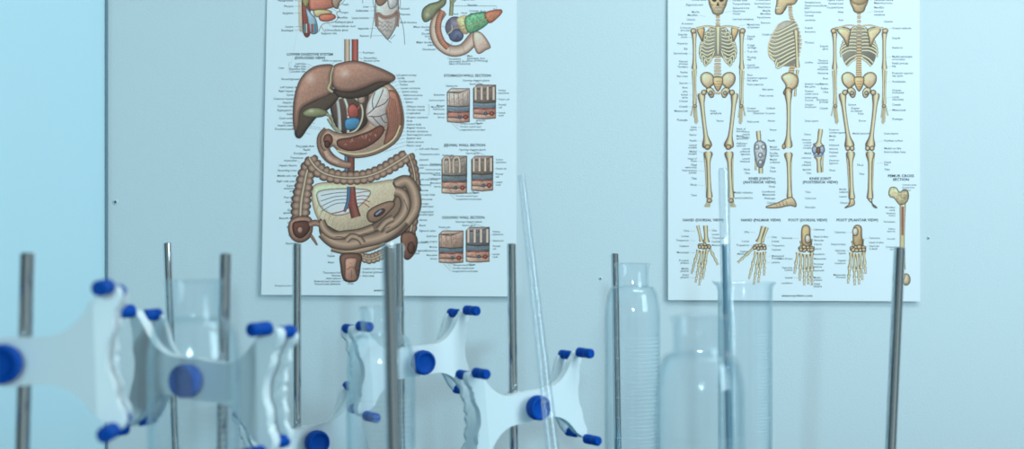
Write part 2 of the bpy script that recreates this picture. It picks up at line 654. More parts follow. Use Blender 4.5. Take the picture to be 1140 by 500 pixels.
# ascending colon, caecum and appendix
colon(a, [(350, 178), (343, 190), (339, 208), (336, 226), (335, 246)], [17, 19, 21, 23, 21])
a.blob([(324, 246), (333, 241), (346, 242), (349, 252), (346, 264), (336, 270), (326, 266), (322, 256)], (150, 118, 100), (70, 52, 44))
a.blob([(327, 249), (335, 246), (344, 247), (346, 254), (341, 262), (334, 265), (328, 260)], (96, 60, 50), (50, 34, 30), rim=3)
a.ell(335, 256, 3.2, 3.8, (176, 138, 118))
a.tube([(345, 250), (352, 248), (356, 250)], [7, 7, 6], (150, 116, 98), (70, 50, 42))
a.tube([(347, 262), (351, 268), (354, 273)], [3.4, 3, 2], (140, 112, 94), (64, 48, 40))
# transverse colon across the front
colon(a, [(345, 176), (352, 186), (364, 194), (384, 198), (406, 197), (424, 191), (440, 182), (454, 173)], [17, 18, 17, 16, 16, 16, 17, 16], (160, 134, 114))
# duodenum
a.tube([(366, 146), (360, 154), (361, 166), (369, 177), (382, 183), (391, 184)], [12, 13, 13, 12, 9, 7], (164, 132, 112), (76, 56, 48), ring=2.4, bulge=.05, ringcol=(130, 100, 84))
# back of the liver and the deep vessels
a.blob([(368, 104), (380, 98), (402, 98), (412, 108), (410, 134), (398, 146), (382, 148), (371, 132)], (84, 68, 60), (52, 42, 38), rim=5)
a.tube([(376, 112), (378, 126), (379, 146)], 4.5, (170, 178, 178), (84, 88, 88))
a.tube([(384, 110), (388, 124), (388, 150)], 3.4, (196, 200, 190), (100, 100, 92))
a.blob([(388, 120), (394, 116), (399, 122), (399, 130), (390, 131)], (168, 84, 72), (96, 44, 38), rim=2)
a.line([(386, 130), (392, 126), (400, 120), (404, 112)], 1.4, (168, 76, 62))
a.blob([(385, 134), (394, 131), (401, 134), (399, 142), (391, 145), (385, 143)], (66, 132, 176), (36, 80, 118), rim=2)
a.tube([(371, 116), (378, 110), (392, 108), (402, 116), (404, 130), (398, 144), (386, 150)], 2.4, (190, 190, 166), (110, 106, 84))
a.tube([(366, 132), (371, 140), (379, 147)], 3.6, (156, 168, 138), (80, 90, 68))
# stomach
a.blob([(411, 104), (419, 95), (431, 92.5), (442, 102), (448, 118), (450, 138), (445, 154), (433, 165), (416, 173), (396, 176), (380, 171), (371, 163),
        (364, 169), (358, 163), (358, 152), (365, 144), (376, 148), (394, 148), (408, 139), (411, 122)], (190, 164, 140), (96, 74, 60), rim=5)
a.blob([(426, 104), (440, 102), (446, 118), (448, 138), (440, 153), (428, 161), (432, 142), (430, 124)], (160, 108, 88), (98, 62, 50), rim=3)
for i in range(6):
    t = i / 5
    a.line([(431 + 9 * t, 106 + 5 * t), (434 + 9 * t, 128 + 4 * t), (429 + 13 * t, 152 - 6 * t)], .6, (108, 68, 56))
a.blob([(411, 112), (420, 99), (431, 98), (434, 110), (430, 124), (432, 138), (424, 143), (412, 136), (408, 126)], (196, 194, 190), (150, 136, 126), rim=3)
for p in ([(409, 128), (418, 120), (424, 108), (427, 100)], [(418, 120), (428, 116), (433, 110)], [(411, 130), (422, 130), (432, 126)],
          [(414, 129), (422, 138), (430, 146)], [(416, 122), (415, 112), (418, 103)], [(424, 130), (428, 136), (432, 137)]):
    a.line(p, 1.1, (92, 82, 92))
a.ell(403, 111, 4.2, 5.2, (178, 154, 136))
a.blob([(377, 156), (392, 153), (410, 147), (424, 140), (428, 146), (420, 157), (404, 166), (388, 168), (377, 163)], (122, 74, 60), (66, 40, 34), rim=3)
for i in range(22):
    x, y = 381 + random.random() * 38, 0
    y = 160 - (x - 381) * .28 + random.uniform(-3.5, 3.5)
    a.line([(x, y), (x + random.uniform(-2, 2), y + random.uniform(1.5, 3))], .5, (182, 138, 120))
a.line([(376, 168), (396, 172), (418, 168), (438, 156), (446, 140)], 1.6, (206, 196, 150))
a.ell(366, 156, 5, 6.5, (128, 82, 68)); a.ell(365, 161, 3, 4, (92, 56, 48))
a.tube([(363, 168), (368, 176), (378, 181)], [8, 9, 8], (190, 160, 140), (92, 70, 60), ring=2.2, ringcol=(140, 106, 90))
# liver
a.blob([(329, 148), (334, 122), (350, 112), (371, 102), (378, 108), (366, 122), (354, 130), (344, 142), (335, 154)], (78, 66, 56), (44, 38, 34), rim=4)
a.blob([(371, 73.5), (360, 72.5), (348, 76), (336, 87), (329, 106), (327, 130), (329, 146), (333, 140), (336, 122), (350, 113), (366, 106), (371, 98), (369, 86)],
       (160, 122, 104), (84, 62, 54), rim=5, hl=(346, 88, 8, 9))
a.blob([(373, 101), (392, 102), (408, 97), (422, 91), (438, 90), (424, 98), (408, 107), (392, 110), (378, 108)], (74, 62, 52), (44, 38, 34), rim=3)
a.blob([(371, 76), (380, 70.5), (398, 68.5), (419, 74.5), (438.8, 84), (437.5, 91), (422, 91.5), (407, 97.5), (392, 102), (377, 101), (370, 93)],
       (160, 122, 104), (84, 62, 54), rim=5, hl=(384, 82, 9, 8))
a.tube([(371.5, 75), (369, 84), (368.5, 92), (366, 99), (371, 103)], [2.2, 2, 2.6, 4, 3], (176, 172, 134), (96, 90, 64))
a.blob([(338, 125), (346, 120.5), (358, 121), (366, 126), (360, 130), (347, 131), (339, 129)], (134, 142, 104), (70, 76, 52), rim=3, hl=(347, 124, 5, 3))
a.tube([(364, 127), (370, 132), (372, 142), (378, 148)], [3.5, 2.5, 2.5, 2.5], (146, 150, 116), (76, 80, 58))
a.done('bowel_and_liver_drawing', dp)

a = Art(DX, DY)     # mouth and throat drawing, top left
a.blob([(333, -10), (340, -12), (341, 34), (336, 36), (333, 30)], (206, 196, 172), (176, 180, 176), outline=False, rim=4)
a.blob([(337, -14), (344, -12), (346, 36), (338, 36)], (150, 76, 62), (92, 48, 42), rim=2)
a.blob([(341, 9), (347, 16), (352, 22), (354, 36), (346, 37), (343, 22)], (146, 186, 204), (80, 110, 128), rim=2)
a.blob([(340, -16), (346, -10), (344, 4), (340, 8), (337, 0)], (170, 168, 112), (100, 98, 60), rim=2)
a.blob([(346, -8), (356, -14), (368, -6), (373, 6), (366, 10), (354, 12), (345, 10)], (208, 130, 108), (130, 72, 60), rim=3)
a.blob([(350, 12), (362, 11), (370, 14), (362, 18), (352, 19)], (190, 178, 130), (110, 98, 66), rim=1.5)
a.blob([(357, 17), (370, 16), (374, 20), (366, 24), (357, 23)], (206, 116, 92), (130, 66, 54), rim=2)
a.blob([(370, -2), (378, -8), (384, -4), (378, 4), (376, 10), (371, 7)], (160, 140, 120), (80, 66, 56), rim=2)
a.line([(381, -10), (384, 0), (377, 8), (379, 12), (375, 15), (377, 20), (372, 25), (360, 27), (355, 36)], .6, (110, 96, 88))
for x, c in ((339, (70, 150, 160)), (341.5, (190, 200, 196)), (344, (170, 60, 52)), (348, (180, 72, 62)), (351, (70, 140, 170))):
    a.tube([(x, 27), (x + .3, 37)], 2.0, c)
a.line([(358, 30), (362, 36)], .6, (150, 130, 110))
a.done('throat_drawing', dp)

a = Art(DX, DY)     # torso outline with organs, top middle
a.line([(412, -14), (416, 4), (417, 16), (413, 43)], .6, (90, 100, 106))
a.line([(444, -14), (446, 4), (444, 14), (449, 30), (451, 50)], .6, (90, 100, 106))
a.line([(405, -10), (404, 4)], .6, (90, 100, 106))
a.line([(431, 44), (436, 48)], .6, (90, 100, 106)); a.line([(435, 44), (440, 39)], .6, (90, 100, 106))
a.blob([(420, -10), (432, -16), (442, -8), (444, 8), (443, 24), (438, 36), (432, 44), (426, 38), (420, 30), (418, 12)], (196, 200, 196), (120, 106, 96), rim=2)
a.blob([(418, -10), (428, -12), (432, -2), (426, 6), (420, 5)], (156, 124, 106), (90, 70, 60), rim=2)
a.blob([(432, -4), (441, -4), (442, 6), (434, 10)], (190, 196, 198), (120, 116, 112), rim=2)
colon(a, [(420, 30), (420, 16), (428, 20), (438, 18), (443, 14), (442, 30)], 4.5, (176, 142, 124), ring=2.6, half=False)
for i in range(9):
    x, y = 425 + (i % 3) * 4.6 + random.uniform(-1, 1), 25 + (i // 3) * 4.6
    a.line([(x - 2, y), (x - 1, y - 1.6), (x + 1, y + 1.4), (x + 2.4, y - .5)], .8, (140, 128, 120))
a.done('torso_drawing', dp)

a = Art(DX, DY)     # pancreas and duodenum, top right
a.tube([(500, -14), (503, 2), (502, 18)], [4, 4.5, 4.5], (140, 150, 112), (84, 92, 64))
a.tube([(502, 6), (508, -2), (512, -10)], [3, 3, 3], (140, 150, 112), (84, 92, 64))
a.blob([(496, -4), (496, 5), (488, 12), (482, 20), (474, 25), (470, 20), (471, 11), (478, 5), (488, 2)], (132, 142, 108), (74, 82, 58), rim=4, hl=(476, 17, 4, 4))
a.tube([(494, 13), (486, 24), (485, 38), (491, 50), (503, 57), (516, 55), (526, 45), (531, 39)], [9, 12, 13, 13, 13, 13, 14, 15], (200, 176, 158), (112, 84, 72))
a.blob([(528, 36), (537, 38), (546, 52), (541, 56), (532, 60), (527, 47)], (204, 182, 166), (124, 96, 84), rim=3)
a.tube([(493, 12), (489, 22), (488, 34), (492, 46), (499, 54)], [6, 7, 7, 7, 6], (168, 106, 82), (96, 58, 46), ring=2.6, ringcol=(206, 162, 138))
a.ell(507, 31, 11, 12, (120, 120, 140), dark=(74, 72, 92), noise=.22)
a.ell(508, 40, 8, 7, (96, 108, 142), dark=(58, 64, 92), noise=.22)
a.blob([(509, 21), (520, 18), (522, 36), (516, 38), (511, 30)], (206, 190, 136), (150, 128, 84), noise=.18, outline=False)
a.blob([(519, 19), (541, 14), (545, 24), (533, 34), (521, 36)], (98, 168, 124), (54, 110, 80), noise=.2)
a.blob([(540, 15), (556, 11), (559, 14), (554, 20), (545, 26)], (188, 116, 88), (124, 70, 54), noise=.1)
a.line([(500, 36), (512, 30), (530, 27), (552, 16)], 1.0, (150, 140, 90))
a.line([(497, 39), (503, 35), (503, 28)], .8, (170, 190, 180))
a.done('pancreas_drawing', dp)


def block(a, x, y, w, h, cols, kind, skew=4):
    """A wedge of gut wall seen in section: layered front, lid and side."""
    a.blob([(x, y + 4), (x + skew, y), (x + w, y), (x + w - 1, y + 4)], mixc(cols[0], (235, 230, 225), .3), (110, 92, 80), smooth=False, rim=1.2)
    n = len(cols)
    hh = h - 4
    yy = y + 4
    fr = [.46, .2, .18, .16]
    for i, c in enumerate(cols):
        dh = hh * fr[i]
        a.blob([(x, yy), (x + w * .5, yy + 1), (x + w, yy - (0 if i else 4)), (x + w, yy + dh), (x + w * .5, yy + dh + 1), (x, yy + dh)], c, tuple(v * .55 for v in c), smooth=False, rim=1.4, noise=.14)
        yy += dh
    if kind == 'villi':
        for i in range(4):
            px = x + 2.5 + i * (w - 5) / 3
            a.tube([(px, y + 2), (px, y + hh * .5)], w * .14, (202, 186, 170), (84, 66, 58))
    elif kind == 'fold':
        for i in range(2):
            px = x + 5 + i * 11
            a.tube([(px - 3, y + hh * .5), (px - 3, y + 4), (px + 2, y + 1), (px + 4, y + 7), (px + 4, y + hh * .5)], 3, (196, 176, 158), (90, 70, 60))
    else:
        for i in range(5):
            px = x + 2.5 + i * (w - 5) / 4
            a.line([(px, y + 5), (px + .3, y + 4 + hh * .44)], .7, (140, 118, 106))
    a.line([(x + 1, yy - h * .4), (x + w * .5, yy - h * .36), (x + w - 1, yy - h * .4)], 1.2, (84, 124, 150))
    a.line([(x + 1, yy - h * .27), (x + w * .5, yy - h * .3), (x + w - 1, yy - h * .27)], .9, (168, 74, 64))
    a.ell(x + w * .82, yy - h * .14, 2.2, 2.2, (176, 84, 70))
    a.ell(x + w * .55, yy - h * .14, 1.6, 1.6, (84, 124, 150))


ST = [(190, 178, 168), (112, 130, 138), (166, 122, 108), (188, 152, 134)]
JE = [(144, 138, 128), (100, 112, 112), (176, 140, 120), (190, 158, 138)]
CL = [(176, 148, 130), (96, 112, 116), (182, 138, 118), (194, 162, 142)]
for nm, bl in (('stomach_wall_drawing', [(498, 99, 25, 37, ST, 'flat'), (527, 95, 25, 37, [(120, 108, 100)] + ST[1:], 'villi')]),
               ('jejunal_wall_drawing', [(492, 174, 28, 41, JE, 'fold'), (525, 174, 24, 38, [(128, 112, 102)] + JE[1:], 'villi')]),
               ('colonic_wall_drawing', [(489, 257, 27, 35, CL, 'flat'), (519, 253, 26, 38, [(108, 110, 116)] + CL[1:], 'villi')])):
    a = Art(DX, DY)
    for q in bl:
        block(a, *q)
    a.done(nm, dp)

# lettering and leader lines of the digestive chart
tx = Texts(DX, DY)
le = Art(DX, DY)
tx.add('LOWER DIGESTIVE SYSTEM', 345.5, 61, 3.9, 'CENTER', width=51, bold=.028)
tx.add('(EXPLODED VIEW)', 345.5, 65, 3.9, 'CENTER', width=34, bold=.028)
tx.add('STOMACH WALL SECTION', 520.5, 84.6, 4, 'CENTER', width=52, bold=.028)
tx.add('JEJUNAL WALL SECTION', 517.5, 162, 4, 'CENTER', width=46, bold=.028)
tx.add('COLONIC WALL SECTION', 516, 242.3, 4, 'CENTER', width=47, bold=.028)
tx.add('anatomychart.com', 434, 323, 3.6, 'CENTER', width=34, bold=.02)
tx.add('Printed in the U.S.A.', 307, 318, 2.8, 'LEFT', width=27)


def labels(T, A, rows, x, align, lead=None, size=3.2, shear=.18):
    for i, (y, body, tgt) in enumerate(rows):
        T.add(body, x(i) if callable(x) else x, y, size, align, shear, bold=.012)
        if tgt:
            xx = (x(i) if callable(x) else x) + (1.2 if align == 'RIGHT' else -1.2)
            A.line([(xx, y), tgt], .28, (104, 116, 124), smooth=False)


labels(tx, le, [(71.5, 'Left lobe', (362, 80)), (74.4, 'Right lobe', (360, 84)), (77.2, 'Quadrate lobe', (362, 92)), (80, 'Caudate lobe', (366, 96))], 341, 'RIGHT')
le.line([(324.5, 70), (322.5, 70), (322.5, 81.5), (324.5, 81.5)], .3, (104, 116, 124), smooth=False)
tx.add('Liver', 317, 76, 3.1, 'RIGHT', .18)
tx.add('Falciform ligament', 381, 68, 3.0, 'RIGHT', .18)
le.line([(371, 69.5), (371, 76)], .28, (104, 116, 124), smooth=False)
tl = ['Round ligament', 'Left hepatic duct', 'Right hepatic duct', 'Cystic duct', 'Common hepatic duct', 'Hepatic artery', 'Common bile duct', 'Right gastric artery',
      'Gallbladder', 'Cystic artery', 'Common', 'hepatic artery', 'Duodenal papilla']
ys = [88.5, 97.5, 101.8, 106, 110.4, 114.6, 118.8, 123.2, 127.5, 132, 137, 140, 144]
labels(tx, le, [(y, b_, (340 + (i * 7) % 26, y + 6)) for i, (y, b_) in enumerate(zip(ys, tl))], lambda i: 334 - (i > 8) * 6, 'RIGHT')
tl = ['Pancreatic duct', 'Papilla', 'Duodenum', 'Transverse', 'mesocolon', 'Hepatic flexure', 'Ascending colon', 'Middle colic vein', 'Right colic artery', 'Superior', 'mesenteric', 'artery',
      'Free taenia', 'Semilunar', 'folds', 'Epiploic', 'appendages', 'Ileocolic artery', 'Haustra', 'Ileocecal', 'orifice', 'Cecum', 'Appendix']
ys = [163, 167, 171, 176, 179, 184.5, 190, 196, 202, 207, 210, 213, 220, 225, 228, 234, 237, 243, 248, 253, 256, 262, 271]
labels(tx, le, [(y, b_, (334, y + 2) if i % 2 == 0 and y < 245 else None) for i, (y, b_) in enumerate(zip(ys, tl))], lambda i: 331 if i > 3 else 350 - i * 4, 'RIGHT')
tr = ['Left gastric artery', 'Cardia', 'Cardiac notch', 'Fundus', 'Lesser curvature', 'Splenic artery', 'Abdominal aorta', 'Gastric vein', 'Spleen', 'Oblique muscle', 'Circular muscle', 'Longitudinal',
      'Greater omentum', 'Body', 'Gastric folds', 'Angular incisure', 'Greater curvature', 'Gastroepiploic artery', 'Epiploic vein', 'Pyloric antrum', 'Pyloric canal']
ys = [84, 87.5, 91, 94.6, 98.6, 102.4, 106.4, 110.2, 114, 119, 122.6, 126.4, 131, 135, 139, 142.6, 146.6, 150.4, 154.2, 158.4, 162.4]
labels(tx, le, [(y, b_, (430 - (i * 5) % 14, y + 7)) for i, (y, b_) in enumerate(zip(ys, tr))], lambda i: 441 + min(i, 9) * 1.3, 'LEFT')
le.line([(476, 117), (478, 117), (478, 128), (476, 128)], .3, (104, 116, 124), smooth=False)
tx.add('Muscularis', 480, 119.5, 3, 'LEFT', .18)
tr = ['Left colic flexure', 'Transverse colon', 'Jejunum', 'Inferior mesenteric', 'vein', 'Descending colon', 'Left colic artery', 'Mesentery', 'Mucosa', 'Circular folds', 'Submucosa', 'Circular', 'muscle layer',
      'Longitudinal', 'muscle layer', 'Serosa', 'Ileum', 'Sigmoid colon']
ys = [166, 172, 178, 184, 187, 193, 200, 206, 212, 217, 222, 227, 230, 236, 239, 245, 251, 257]
labels(tx, le, [(y, b_, (462, y + 2) if i % 3 == 0 else None) for i, (y, b_) in enumerate(zip(ys, tr))], lambda i: 467, 'LEFT')
labels(tx, le, [(270, 'Sigmoid flexure', (462, 272)), (279, 'Rectosigmoid', None), (282, 'junction', None)], 457, 'LEFT')
labels(tx, le, [(285, 'Taenia', (372, 280)), (292, 'Ileum', None)], 369, 'CENTER')
labels(tx, le, [(303.5, 'Transverse fold', (386, 300)), (306.7, 'Rectum', (386, 304)), (309.8, 'Anal column', (386, 308)), (313, 'External anal sphincter', (386, 311)), (316, 'Internal anal sphincter', None)], 380, 'RIGHT')
labels(tx, le, [(299, 'Levator ani muscle', (398, 298)), (303, 'External sphincter', (398, 304)), (307, 'Anal valve', (398, 308))], 404, 'LEFT')
tx.add('Anus', 391, 315.5, 3.1, 'CENTER', .18)
tx.add('Esophagus', 404, 59, 3.1, 'LEFT', .18); tx.add('Descending', 405, 65, 3.1, 'LEFT', .18); tx.add('thoracic aorta', 405, 68, 3.1, 'LEFT', .18)
le.line([(398, 59), (403, 59)], .3, smooth=False); le.line([(398, 64), (404, 66)], .3, smooth=False)
# top drawings
labels(tx, le, [(1, 'Nasopharynx', (339, 2)), (7.4, 'Pharynx', (339, 7.4)), (15, 'Epiglottis', (342, 15)), (30.2, 'Larynx', (340, 30)), (34.2, 'Esophagus', (342, 34))], 327, 'RIGHT', shear=0)
labels(tx, le, [(5.5, 'Teeth', (378, 5)), (14.2, 'Tongue', (370, 10)), (20, 'Mandible', (374, 20)), (25, 'Sublingual gland', (368, 23)), (29.6, 'Submandibular duct', (364, 25))], lambda i: 381 - i * 2.6, 'LEFT', shear=0)
tx.add('Submandibular gland', 362, 34, 3.1); tx.add('Epiglottic fold', 358, 37.6, 3.1)
labels(tx, le, [(8, 'Liver', (420, 8)), (12.4, 'Gallbladder', (422, 12)), (20.4, 'Large intestine', (420, 20)), (32.2, 'Appendix', (424, 32)), (40.4, 'Rectum', (431, 40))], 411, 'RIGHT', shear=0)
labels(tx, le, [(10, 'Stomach', (440, 8)), (16.4, 'Pancreas', (440, 15)), (25.4, 'Small intestine', (440, 26))], 445.5, 'LEFT', shear=0)
labels(tx, le, [(30.5, 'Minor duodenal', (500, 30)), (33.4, 'papilla', None), (38, 'Duodenal', None), (40.8, 'circular', None), (43.6, 'folds', None), (47.6, 'Major duodenal', (496, 42)), (50.4, 'papilla', None), (55.4, 'Duodenum', (486, 55))], lambda i: 481 + i * .6, 'RIGHT', shear=0)
labels(tx, le, [(66, 'Accessory', (504, 45)), (68.8, 'pancreatic duct', None), (71.4, '(duct of Santorini)', None)], 500, 'LEFT', shear=0)
labels(tx, le, [(62.8, 'Main', (514, 48)), (65.4, 'pancreatic duct', None), (68, '(duct of Wirsung)', None)], 520, 'LEFT', shear=0)
for t_, x, y in (('Head', 507, 16), ('Neck', 517, 15), ('Uncinate', 528, 12.6), ('process', 528, 15.2), ('Body', 538, 13), ('Tail', 551, 11), ('Pancreas', 526, 6), ('Hepatic duct', 521, 0)):
    tx.add(t_, x, y, 3, 'CENTER')
le.line([(506, 8), (506, 7), (553, 7), (553, 9)], .3, smooth=False)
# round the wall sections
for y0, bx in ((99, 0), (176, -4), (256, -8)):
    labels(tx, le, [(y0 + 7, 'Epithelium', (500 + bx, y0 + 8)), (y0 + 13, 'Lamina propria', (500 + bx, y0 + 14)), (y0 + 19, 'Mucosa', None), (y0 + 23, 'Submucosa', (500 + bx, y0 + 24)),
                    (y0 + 28, 'Muscularis', (500 + bx, y0 + 28)), (y0 + 32, 'Serosa', (500 + bx, y0 + 33))], 495 + bx, 'RIGHT', size=2.8, shear=0)
    labels(tx, le, [(y0 + 39, 'Oblique muscle layer', (508 + bx, y0 + 33)), (y0 + 42.4, 'Circular muscle layer', (504 + bx, y0 + 34)), (y0 + 45.8, 'Longitudinal muscle layer', (500 + bx, y0 + 35))], 512 + bx, 'LEFT', size=2.8, shear=0)
    labels(tx, le, [(y0 + 2, 'Surface', None), (y0 + 5, 'epithelium', (551 + bx * .6, y0 + 6)), (y0 + 12, 'Gastric pit', (551 + bx * .6, y0 + 12)), (y0 + 18, 'Parietal', None), (y0 + 21, 'cell', None), (y0 + 27, 'Lymph', (551 + bx * .6, y0 + 27)), (y0 + 30, 'node', None)],
           555 + bx * .8, 'LEFT', size=2.8, shear=0)
    labels(tx, le, [(y0 - 9, 'Openings of gastric glands', (540, y0 - 3)), (y0 - 5, 'Gastric gland', None)], 530 + bx, 'CENTER', size=2.8, shear=0)
    labels(tx, le, [(y0 + 35.5, 'Arteriole', None), (y0 + 38.5, 'Venule', (536, y0 + 32))], 530 + bx, 'LEFT', size=2.8, shear=0)
    labels(tx, le, [(y0 - 3, 'Gastric pits', (510 + bx, y0 + 2))], 503 + bx, 'CENTER', size=2.8, shear=0)
tx.done('printed_lettering', dp, le)

# ---- skeleton chart
SX, SY = 883, 335
sp = poster('anatomy_poster', 'white anatomy chart of the human skeleton with three bone figures, hands and feet', [(743, -58), (1022.6, -58), (1022.6, 335.3), (743, 333.8)], SX, SY, 0.5)
BO = (206, 190, 150)
BD = (88, 76, 56)


def spine(a, pts, w, n):
    q = catmull(pts, False, 8)
    for i in range(n):
        t = i / (n - 1) * (len(q) - 1)
        k = min(len(q) - 2, int(t))
        p = [q[k][d] + (q[k + 1][d] - q[k][d]) * (t - k) for d in (0, 1)]
        ww = w[0] + (w[1] - w[0]) * i / (n - 1)
        a.tube([(p[0] - ww / 2, p[1]), (p[0], p[1] - .3), (p[0] + ww / 2, p[1])], [2.4, 3.0, 2.4], (198, 178, 136), (104, 82, 54), sub=2)


def hand_hang(a, x, y, d):
    for k, (ox, l) in enumerate(((-1.6, 13), (-.6, 19), (.5, 20), (1.6, 18))):
        a.bone((x + ox * .7, y), (x + ox * 1.1 - d * 1.2, y + l), 1.25, 1.2, 1.0)
    a.bone((x + d * 2, y), (x + d * 4.4, y + 11), 1.2, 1.2, 1)
    a.ell(x, y, 2, 1.6, (190, 170, 130))


def arm(a, x, d, y0=36):
    a.bone((x, y0), (x - d * .2, 78), 3.4, 1.5, 1.5, bend=.3 * d)
    a.ell(x + d * .8, y0 - 1, 3.1, 2.8, (210, 192, 150), dark=BD)
    a.bone((x - d * 1.1, 78), (x - d * 1.6, 117), 2.0, 1.5, 1.3)
    a.bone((x + d * 1.2, 79), (x - d * .2, 117), 2.0, 1.2, 1.5)
    hand_hang(a, x - d * .8, 118.5, d)


def leg(a, hip, knee, ank, d, foot):
    a.bone(hip, knee, 4.2, 1.7, 2.2, bend=.6 * d)
    a.ell(hip[0] + d * 3.0, hip[1] - .5, 2.9, 2.9, BO, dark=BD)
    k2 = (knee[0] + .5, knee[1] + 4)
    a.bone((k2[0] - d * 3.6, k2[1] + 2), (ank[0] - d * 2.2, ank[1]), 1.5, 1.5, 1.6)
    a.bone(k2, ank, 4.0, 2.1, 1.5)
    if foot == 'front':
        a.ell(knee[0], knee[1] - 1, 3.0, 2.8, (198, 164, 108), dark=BD)
        for o in (-2.2, -.8, .6, 2.0):
            a.bone((ank[0] + o * .6, ank[1] + 2), (ank[0] + o * 1.2 - d * 2.6, ank[1] + 9.5), 1.3, 1.1, 1.2)
        a.ell(ank[0], ank[1] + 2.4, 2.8, 2.4, (196, 176, 134), dark=BD)
    else:
        a.ell(knee[0] - 2.4, knee[1] + .5, 2.4, 2.6, BO, dark=BD); a.ell(knee[0] + 2.4, knee[1] + .5, 2.4, 2.6, BO, dark=BD)
        a.blob([(ank[0] - 2, ank[1]), (ank[0] + 2, ank[1]), (ank[0] + 2.6, ank[1] + 6), (ank[0] - d * 5, ank[1] + 9), (ank[0] - d * 8, ank[1] + 9.4), (ank[0] - d * 3, ank[1] + 5)], BO, BD, rim=1.5, grid=.8)


def pelvis(a, x, y, back=False):
    for d in (-1, 1):
        a.blob([(x + d * 3, y + 1), (x + d * 7, y - 7), (x + d * 14, y - 9), (x + d * 19, y - 5), (x + d * 18, y + 3), (x + d * 12, y + 9), (x + d * 9, y + 8)], BO, BD, rim=2.6, hl=(x + d * 12, y - 2, 5, 5))
        a.blob([(x + d * 4, y + 12), (x + d * 8, y + 8), (x + d * 13, y + 10), (x + d * 11, y + 15), (x + d * 8, y + 19), (x + d * 5, y + 18)], BO, BD, rim=1.6, grid=.9)
        a.ell(x + d * 8, y + 14, 2.0, 2.3, (150, 160, 150), dark=BD, rim=.8)
    a.blob([(x - 5, y - 3), (x + 5, y - 3), (x + 4, y + 6), (x, y + 12), (x - 4, y + 6)], (202, 176, 126), BD, rim=1.6)
    if not back:
        a.tube([(x - 5, y + 13), (x, y + 14.5), (x + 5, y + 13)], 2.2, (198, 176, 130), BD, sub=3)
    for i in range(3):
        a.line([(x - 3 + i * .5, y + 1 + i * 3), (x + 3 - i * .5, y + 1 + i * 3)], .5, (140, 112, 72))


def skull(a, x, y, back=False):
    a.blob([(x - 10.5, y - 8), (x - 6, y - 16), (x, y - 18), (x + 6, y - 16), (x + 10.5, y - 8), (x + 9.6, y + 2), (x + 7, y + 8), (x + 5, y + 12.5), (x, y + 14), (x - 5, y + 12.5), (x - 7, y + 8), (x - 9.6, y + 2)],
           (200, 186, 142), (96, 82, 58), rim=3)
    if back:
        a.blob([(x - 8, y - 14), (x, y - 17), (x + 8, y - 14), (x + 9, y), (x, y + 5), (x - 9, y)], (186, 172, 130), (120, 104, 74), rim=3)
    else:
        for d in (-1, 1):
            a.ell(x + d * 4, y - 3, 2.5, 2.3, (70, 58, 46)); a.line([(x + d * 8.4, y + 2), (x + d * 5, y + 3.4)], .9, (130, 108, 74))
        a.blob([(x, y), (x + 1.6, y + 4), (x - 1.6, y + 4)], (76, 62, 48), (60, 50, 40), smooth=False, rim=.6, grid=.7)
        a.tube([(x - 4.4, y + 7.9), (x, y + 7.4), (x + 4.4, y + 7.9)], 3.2, (220, 216, 200), (120, 104, 80), sub=3)
        a.line([(x - 4.6, y + 7.9), (x, y + 7.4), (x + 4.6, y + 7.9)], .5, (92, 78, 60))
        for i in range(6):
            a.line([(x - 3.6 + i * 1.44, y + 6), (x - 3.6 + i * 1.44, y + 9)], .3, (130, 114, 92))
        for d in (-1, 1):
            a.line([(x + d * 9, y - 1), (x + d * 7.6, y + 4), (x + d * 6.6, y + 9)], .8, (120, 104, 76))


def ribs(a, x, back=False):
    inner = 4.5 if not back else 3.0
    a.blob([(x - 8, 31), (x + 8, 31), (x + 17, 44), (x + 19, 62), (x + 13, 74), (x + 4, 64), (x - 4, 64), (x - 13, 74), (x - 19, 62), (x - 17, 44)], (128, 134, 124), (140, 140, 124), rim=2, outline=False, noise=.05)
    for i in range(10):
        y = 32 + i * 3.7
        w = (9, 13, 15.5, 17.2, 18.6, 19.6, 20, 19.4, 17.6, 15)[i]
        for d in (-1, 1):
            if back:
                p = [(x + d * inner, y - 1), (x + d * w * .6, y - 1), (x + d * w, y + 3.4), (x + d * (w - .4), y + 6)]
                if i > 7:
                    p = [(x + d * inner, y), (x + d * w * .6, y + 4), (x + d * w * .9, y + 9)]
            else:
                dy = 1.5 + i * .35
                p = [(x + d * 4, min(62, y + 1) - (i > 6) * (i - 6) * 1.6), (x + d * w * .62, y + dy), (x + d * w * .95, y + .6), (x + d * w, y + 5.4), (x + d * (w - 1.2), y + 8)]
            a.tube(p, 2.5, (214, 202, 170), (84, 74, 58), sub=4, prof=BONE)


F = Art(SX, SY)                    # front view
x = 798.6
spine(F, [(x, 17), (x, 30)], (4.4, 5), 5)
spine(F, [(x, 58), (x - .4, 76), (x, 92)], (6.5, 9), 11)
ribs(F, x)
F.tube([(x, 30.5), (x, 38), (x, 50), (x, 61)], [6, 3.6, 3.2, 1.6], (220, 208, 168), BD)
for d in (-1, 1):
    F.blob([(x + d * 15, 32), (x + d * 23, 33), (x + d * 20, 42), (x + d * 17, 46)], (196, 168, 120), BD, rim=2, grid=.9)
    F.tube([(x + d * 2.5, 31), (x + d * 12, 29.6), (x + d * 24, 32.4)], [2.4, 2, 2.8], BO, BD)
    F.tube([(x + d * 5, 62), (x + d * 9, 67), (x + d * 14, 75)], 1.5, (206, 196, 160), BD)
pelvis(F, x, 90)
skull(F, x, 3)
arm(F, 772.2, -1); arm(F, 825.2, 1)
leg(F, (780, 104), (787, 165), (789, 221), 1, 'front'); leg(F, (817.2, 104), (810.2, 165), (813, 221), -1, 'front')
F.done('front_skeleton_drawing', sp)

